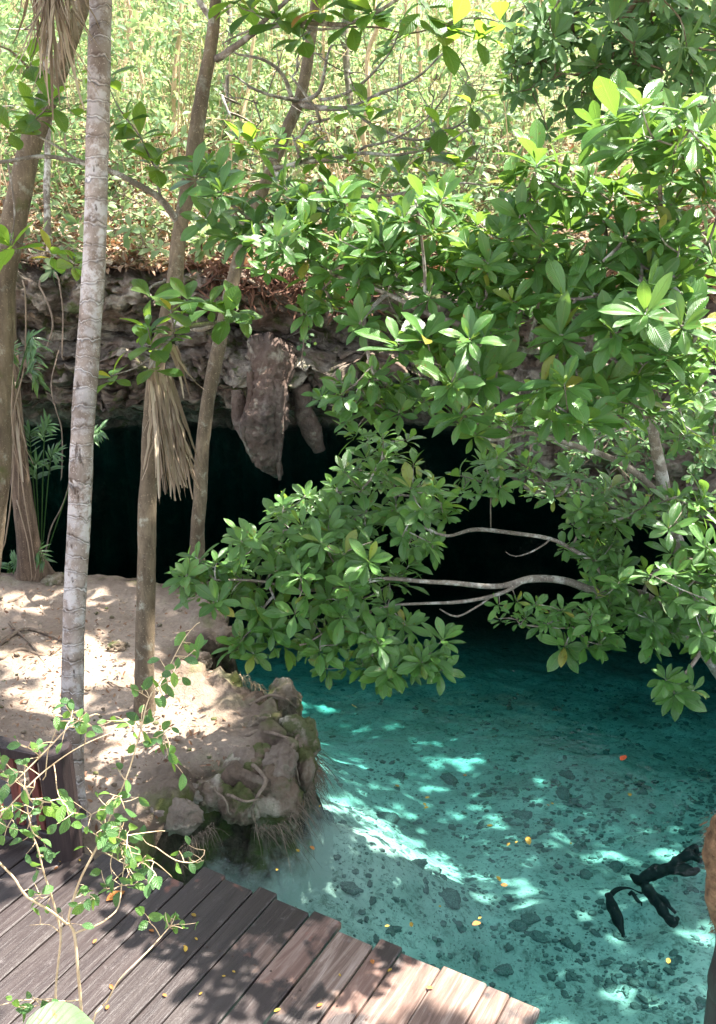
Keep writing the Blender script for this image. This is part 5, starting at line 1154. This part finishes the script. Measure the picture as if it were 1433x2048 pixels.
fallen(634, 1542, .03, .10, 'fall_o', 'orange leaf caught in the root fringe of the bank', 'floating_leaf')
fallen(606, 1606, .01, .07, 'fall_o', 'orange-yellow leaf on the water under the mossy point', 'floating_leaf')
for (x, y) in [(850, 1608), (853, 1615), (1097, 1610), (1105, 1607), (980, 1652), (1033, 1684), (1017, 1688), (1142, 1686), (998, 1757), (1009, 1770), (880, 1812), (823, 1849), (960, 1836), (775, 1852), (1337, 1922), (930, 1550), (795, 1572), (855, 1595), (640, 1612), (596, 1700), (555, 1738), (625, 1695), ]:
    fallen(x, y, .007, rng.uniform(.025, .055), 'fall_y' if rng.random() < .65 else 'fall_o', 'tiny yellow or orange leaf afloat on the clear pool', 'floating_leaf', 'tiny leaves afloat on the pool')
for (x, y) in [(232, 1790)]: fallen(x, y, .512, .13, 'fall_o', 'orange-brown leaf lying on the planks under the sapling', 'deck_leaf')
for (x, y) in [(388, 1830), (393, 1877), (372, 1898), (370, 1893), (468, 1943), (448, 1952), (402, 1987), (190, 1882), (223, 1973), (303, 1860), (160, 1720), (113, 1736), (120, 1722), (745, 1922), (330, 1990), (860, 1975), (640, 2010), (555, 2020), (680, 1950), (780, 1940), (215, 2015)]:
    fallen(x, y, .511, rng.uniform(.02, .045), 'fall_y' if rng.random() < .6 else 'fall_o', 'tiny yellow leaf scrap lying on the dark planks', 'deck_leaf', 'tiny leaf scraps on the deck')

# ------------------------------------------------------------------ FOREGROUND SAPLING
sb = P(160, 2200, 2.55); sap = thing('foreground_sapling', (sb[0], sb[1], .5), 'spindly sapling with tan stems and small oval green leaves in front of the deck', 'sapling')
stems = [
 [(160, 2230, 2.55, 11), (162, 2110, 2.55, 10), (161, 2013, 2.55, 9), (154, 1935, 2.56, 9), (147, 1868, 2.58, 8), (139, 1848, 2.58, 7)],
 [(115, 2210, 2.6, 8), (114, 2030, 2.6, 7), (121, 1930, 2.6, 6), (123, 1868, 2.6, 6), (105, 1800, 2.6, 6), (86, 1745, 2.6, 5), (72, 1690, 2.6, 5), (62, 1662, 2.6, 4), (52, 1600, 2.6, 3), (70, 1560, 2.6, 3)],
 [(139, 1848, 2.58, 7), (100, 1818, 2.55, 7), (50, 1790, 2.5, 7), (25, 1755, 2.5, 6), (0, 1730, 2.5, 6), (-40, 1690, 2.5, 5)],
 [(139, 1848, 2.58, 7), (148, 1810, 2.6, 6), (165, 1760, 2.62, 6), (190, 1710, 2.65, 6), (205, 1680, 2.7, 5), (230, 1620, 2.75, 4), (262, 1540, 2.8, 4), (285, 1460, 2.85, 4), (300, 1400, 2.9, 3), (335, 1345, 2.95, 3), (370, 1280, 3.0, 2), (400, 1245, 3.0, 2)],
 [(147, 1868, 2.58, 6), (185, 1855, 2.6, 5), (210, 1840, 2.62, 5), (232, 1815, 2.65, 4), (238, 1760, 2.7, 3), (245, 1700, 2.7, 3)],
 [(205, 2012, 2.6, 5), (235, 1960, 2.62, 4), (270, 1925, 2.65, 4), (300, 1897, 2.7, 4), (328, 1868, 2.75, 3), (345, 1850, 2.78, 3)],
 [(205, 2012, 2.6, 5), (185, 2070, 2.58, 6), (162, 2130, 2.55, 7)],
 [(161, 2000, 2.55, 4), (120, 2000, 2.52, 3), (60, 1998, 2.5, 3), (0, 2010, 2.5, 2)],
 [(205, 1680, 2.7, 4), (245, 1672, 2.7, 3), (300, 1665, 2.72, 3), (330, 1662, 2.72, 2)],
 [(300, 1690, 2.72, 3), (345, 1720, 2.75, 3), (385, 1722, 2.8, 2), (410, 1700, 2.82, 2)], [(205, 1700, 2.68, 3), (260, 1730, 2.7, 3), (300, 1720, 2.72, 3), (345, 1755, 2.75, 2)],
 [(-30, 1620, 2.4, 5), (40, 1560, 2.45, 4), (100, 1500, 2.5, 4), (145, 1455, 2.5, 3), (200, 1430, 2.55, 2)],
 [(-30, 1660, 2.4, 4), (40, 1590, 2.45, 4), (90, 1545, 2.5, 4), (160, 1500, 2.5, 3), (240, 1465, 2.55, 2)],
 [(123, 1868, 2.6, 3), (100, 1850, 2.6, 2), (60, 1850, 2.6, 2)], [(86, 1560, 2.6, 3), (90, 1500, 2.6, 3), (105, 1460, 2.6, 2), (108, 1430, 2.6, 2)],
]
mb = MB(); nodesS = []
for l in stems:
    pts, rad = px_path(l); rad = [q_ * .72 for q_ in rad]; p, r = tube(mb, pts, rad, 8, .02, wob=.02, seed=len(nodesS), rough=.1); nodesS += [q for q in p[::3] if 1250 < proj(q)[1] < 1980]
def oval_cl(cx, cy, rx, ry, Y, n, L): return [(P(cx + rx * rng.normal(0, .55), cy + ry * rng.normal(0, .55), Y + rng.normal(0, .05)), L * rng.uniform(.7, 1.25)) for _ in range(int(n * 1.1))]
T = []
for a in [(60, 1625, 75, 45, 2.5, 34, .042), (15, 1560, 40, 40, 2.45, 12, .04), (60, 1515, 60, 30, 2.5, 9, .034), (50, 1490, 60, 15, 2.5, 5, .034), (130, 1430, 35, 22, 2.55, 12, .036), (170, 1440, 30, 30, 2.6, 8, .034), (220, 1640, 50, 50, 2.7, 26, .045), (260, 1690, 45, 50, 2.7, 24, .048), (280, 1740, 40, 35, 2.7, 12, .05),
          (370, 1720, 45, 18, 2.8, 9, .045), (355, 1840, 30, 25, 2.78, 9, .048), (300, 1835, 15, 15, 2.75, 3, .045), (80, 1720, 40, 40, 2.6, 8, .042), (80, 1790, 30, 40, 2.6, 8, .042), (160, 1810, 40, 40, 2.62, 10, .042), (230, 1760, 30, 40, 2.68, 10, .042), (60, 2003, 45, 14, 2.5, 8, .045),
          (290, 1450, 35, 40, 2.85, 12, .045), (330, 1500, 25, 45, 2.85, 9, .044), (300, 1390, 30, 25, 2.9, 9, .045), (350, 1340, 35, 25, 2.95, 8, .045), (385, 1290, 30, 30, 3.0, 7, .05), (245, 1450, 40, 20, 2.75, 6, .04), (210, 1600, 30, 30, 2.7, 6, .04), (240, 1540, 15, 20, 2.8, 3, .04)]: T += oval_cl(*a)
axes = connect(mb, nodesS, [t[0] for t in T], .0011, .0002, .003, 4, 0); mb.build('stems', M['twig_tan'], sap)
mb = MB(); n = len(T); ax = np.array(axes)
put_leaves(mb, TPL_OVAL, np.array([t[0] for t in T]), ax * .6 + rng.normal(0, .55, (n, 3)) + [0, 0, -.35], np.tile([.1, -.45, .8], (n, 1)) + rng.normal(0, .45, (n, 3)), np.array([t[1] for t in T]) * 1.12, rng.uniform(0, .35, n), np.clip(rng.normal(.55, .25, n), 0, 1)); mb.build('leaves', M['leaf_sap'], sap)
c = P(130, 2040, 2.35); mb = MB()
put_leaves(mb, leaf_tpl(14, 9, .36, 'oval', .12), np.array([P(45, 2062, 2.3)]), np.array([[1.0, .25, -.02]]), np.array([[.05, -.35, 1.0]]), [.25], [.35], np.array([.9]), [.6])
put_leaves(mb, leaf_tpl(14, 9, .36, 'oval', .12), np.array([P(60, 2100, 2.3)]), np.array([[.6, -.1, -.3]]), np.array([[.05, -.35, 1.0]]), [.2], [.12], np.array([.7]), [.2])
bl = thing('big_leaf_plant', (c[0], c[1] - .1, .5), 'single big pale green leaf at the bottom edge under the sapling', 'plant')
M['leaf_pale'] = leaf_mat('pale_big_leaf', [(0.0, (0.07, 0.17, 0.06)), (1.0, (0.12, 0.24, 0.10))], tfac=.35, veins=8, rough=.5); mb.build('leaf_blade', M['leaf_pale'], bl)
mb = MB(); tube(mb, [(c[0] - .05, c[1] - .1, .5), (c[0] - .08, c[1] - .1, 1.2), P(45, 2062, 2.3)], [.006, .005, .003], 6, .1); mb.build('stalk', M['twig_tan'], bl)

# ------------------------------------------------------------------ labels told by place for repeats that look alike
LEFT = ['leftmost', 'second from the left', 'third from the left', 'fourth from the left', 'fifth from the left', 'sixth from the left', 'seventh from the left', 'eighth from the left', 'ninth from the left', 'tenth from the left', 'eleventh from the left', 'twelfth from the left', 'thirteenth from the left']
RIGHT = [w.replace('leftmost', 'rightmost').replace('the left', 'the right') for w in LEFT]
def number(group, text):
    bpy.context.view_layer.update()
    obs = [o for o in bpy.data.objects if o.get('group') == group]
    def px(o):
        if o.type == 'MESH': c = sum((v.co for v in o.data.vertices), Vector()) / len(o.data.vertices); return proj(np.array(o.matrix_world @ c))[0]
        return proj(np.array(o.matrix_world.translation))[0]
    obs.sort(key=px); n = len(obs)
    for i, o in enumerate(obs):
        w = LEFT[i] if i < (n + 1) // 2 else RIGHT[n - 1 - i]
        o['label'] = text(o) + ', ' + w + ' of its group'
number('thin trunks on the slope', lambda o: 'very thin pale trunk on the slope')
number('shrubs on the sunlit slope', lambda o: 'leafy pale green shrub on the slope')
number('tiny leaves afloat on the pool', lambda o: 'tiny %s leaf afloat on the pool' % ('yellow' if 'yellow' in o.data.materials[0].name else 'orange'))
number('tiny leaf scraps on the deck', lambda o: 'tiny %s leaf scrap on the planks' % ('yellow' if 'yellow' in o.data.materials[0].name else 'orange'))
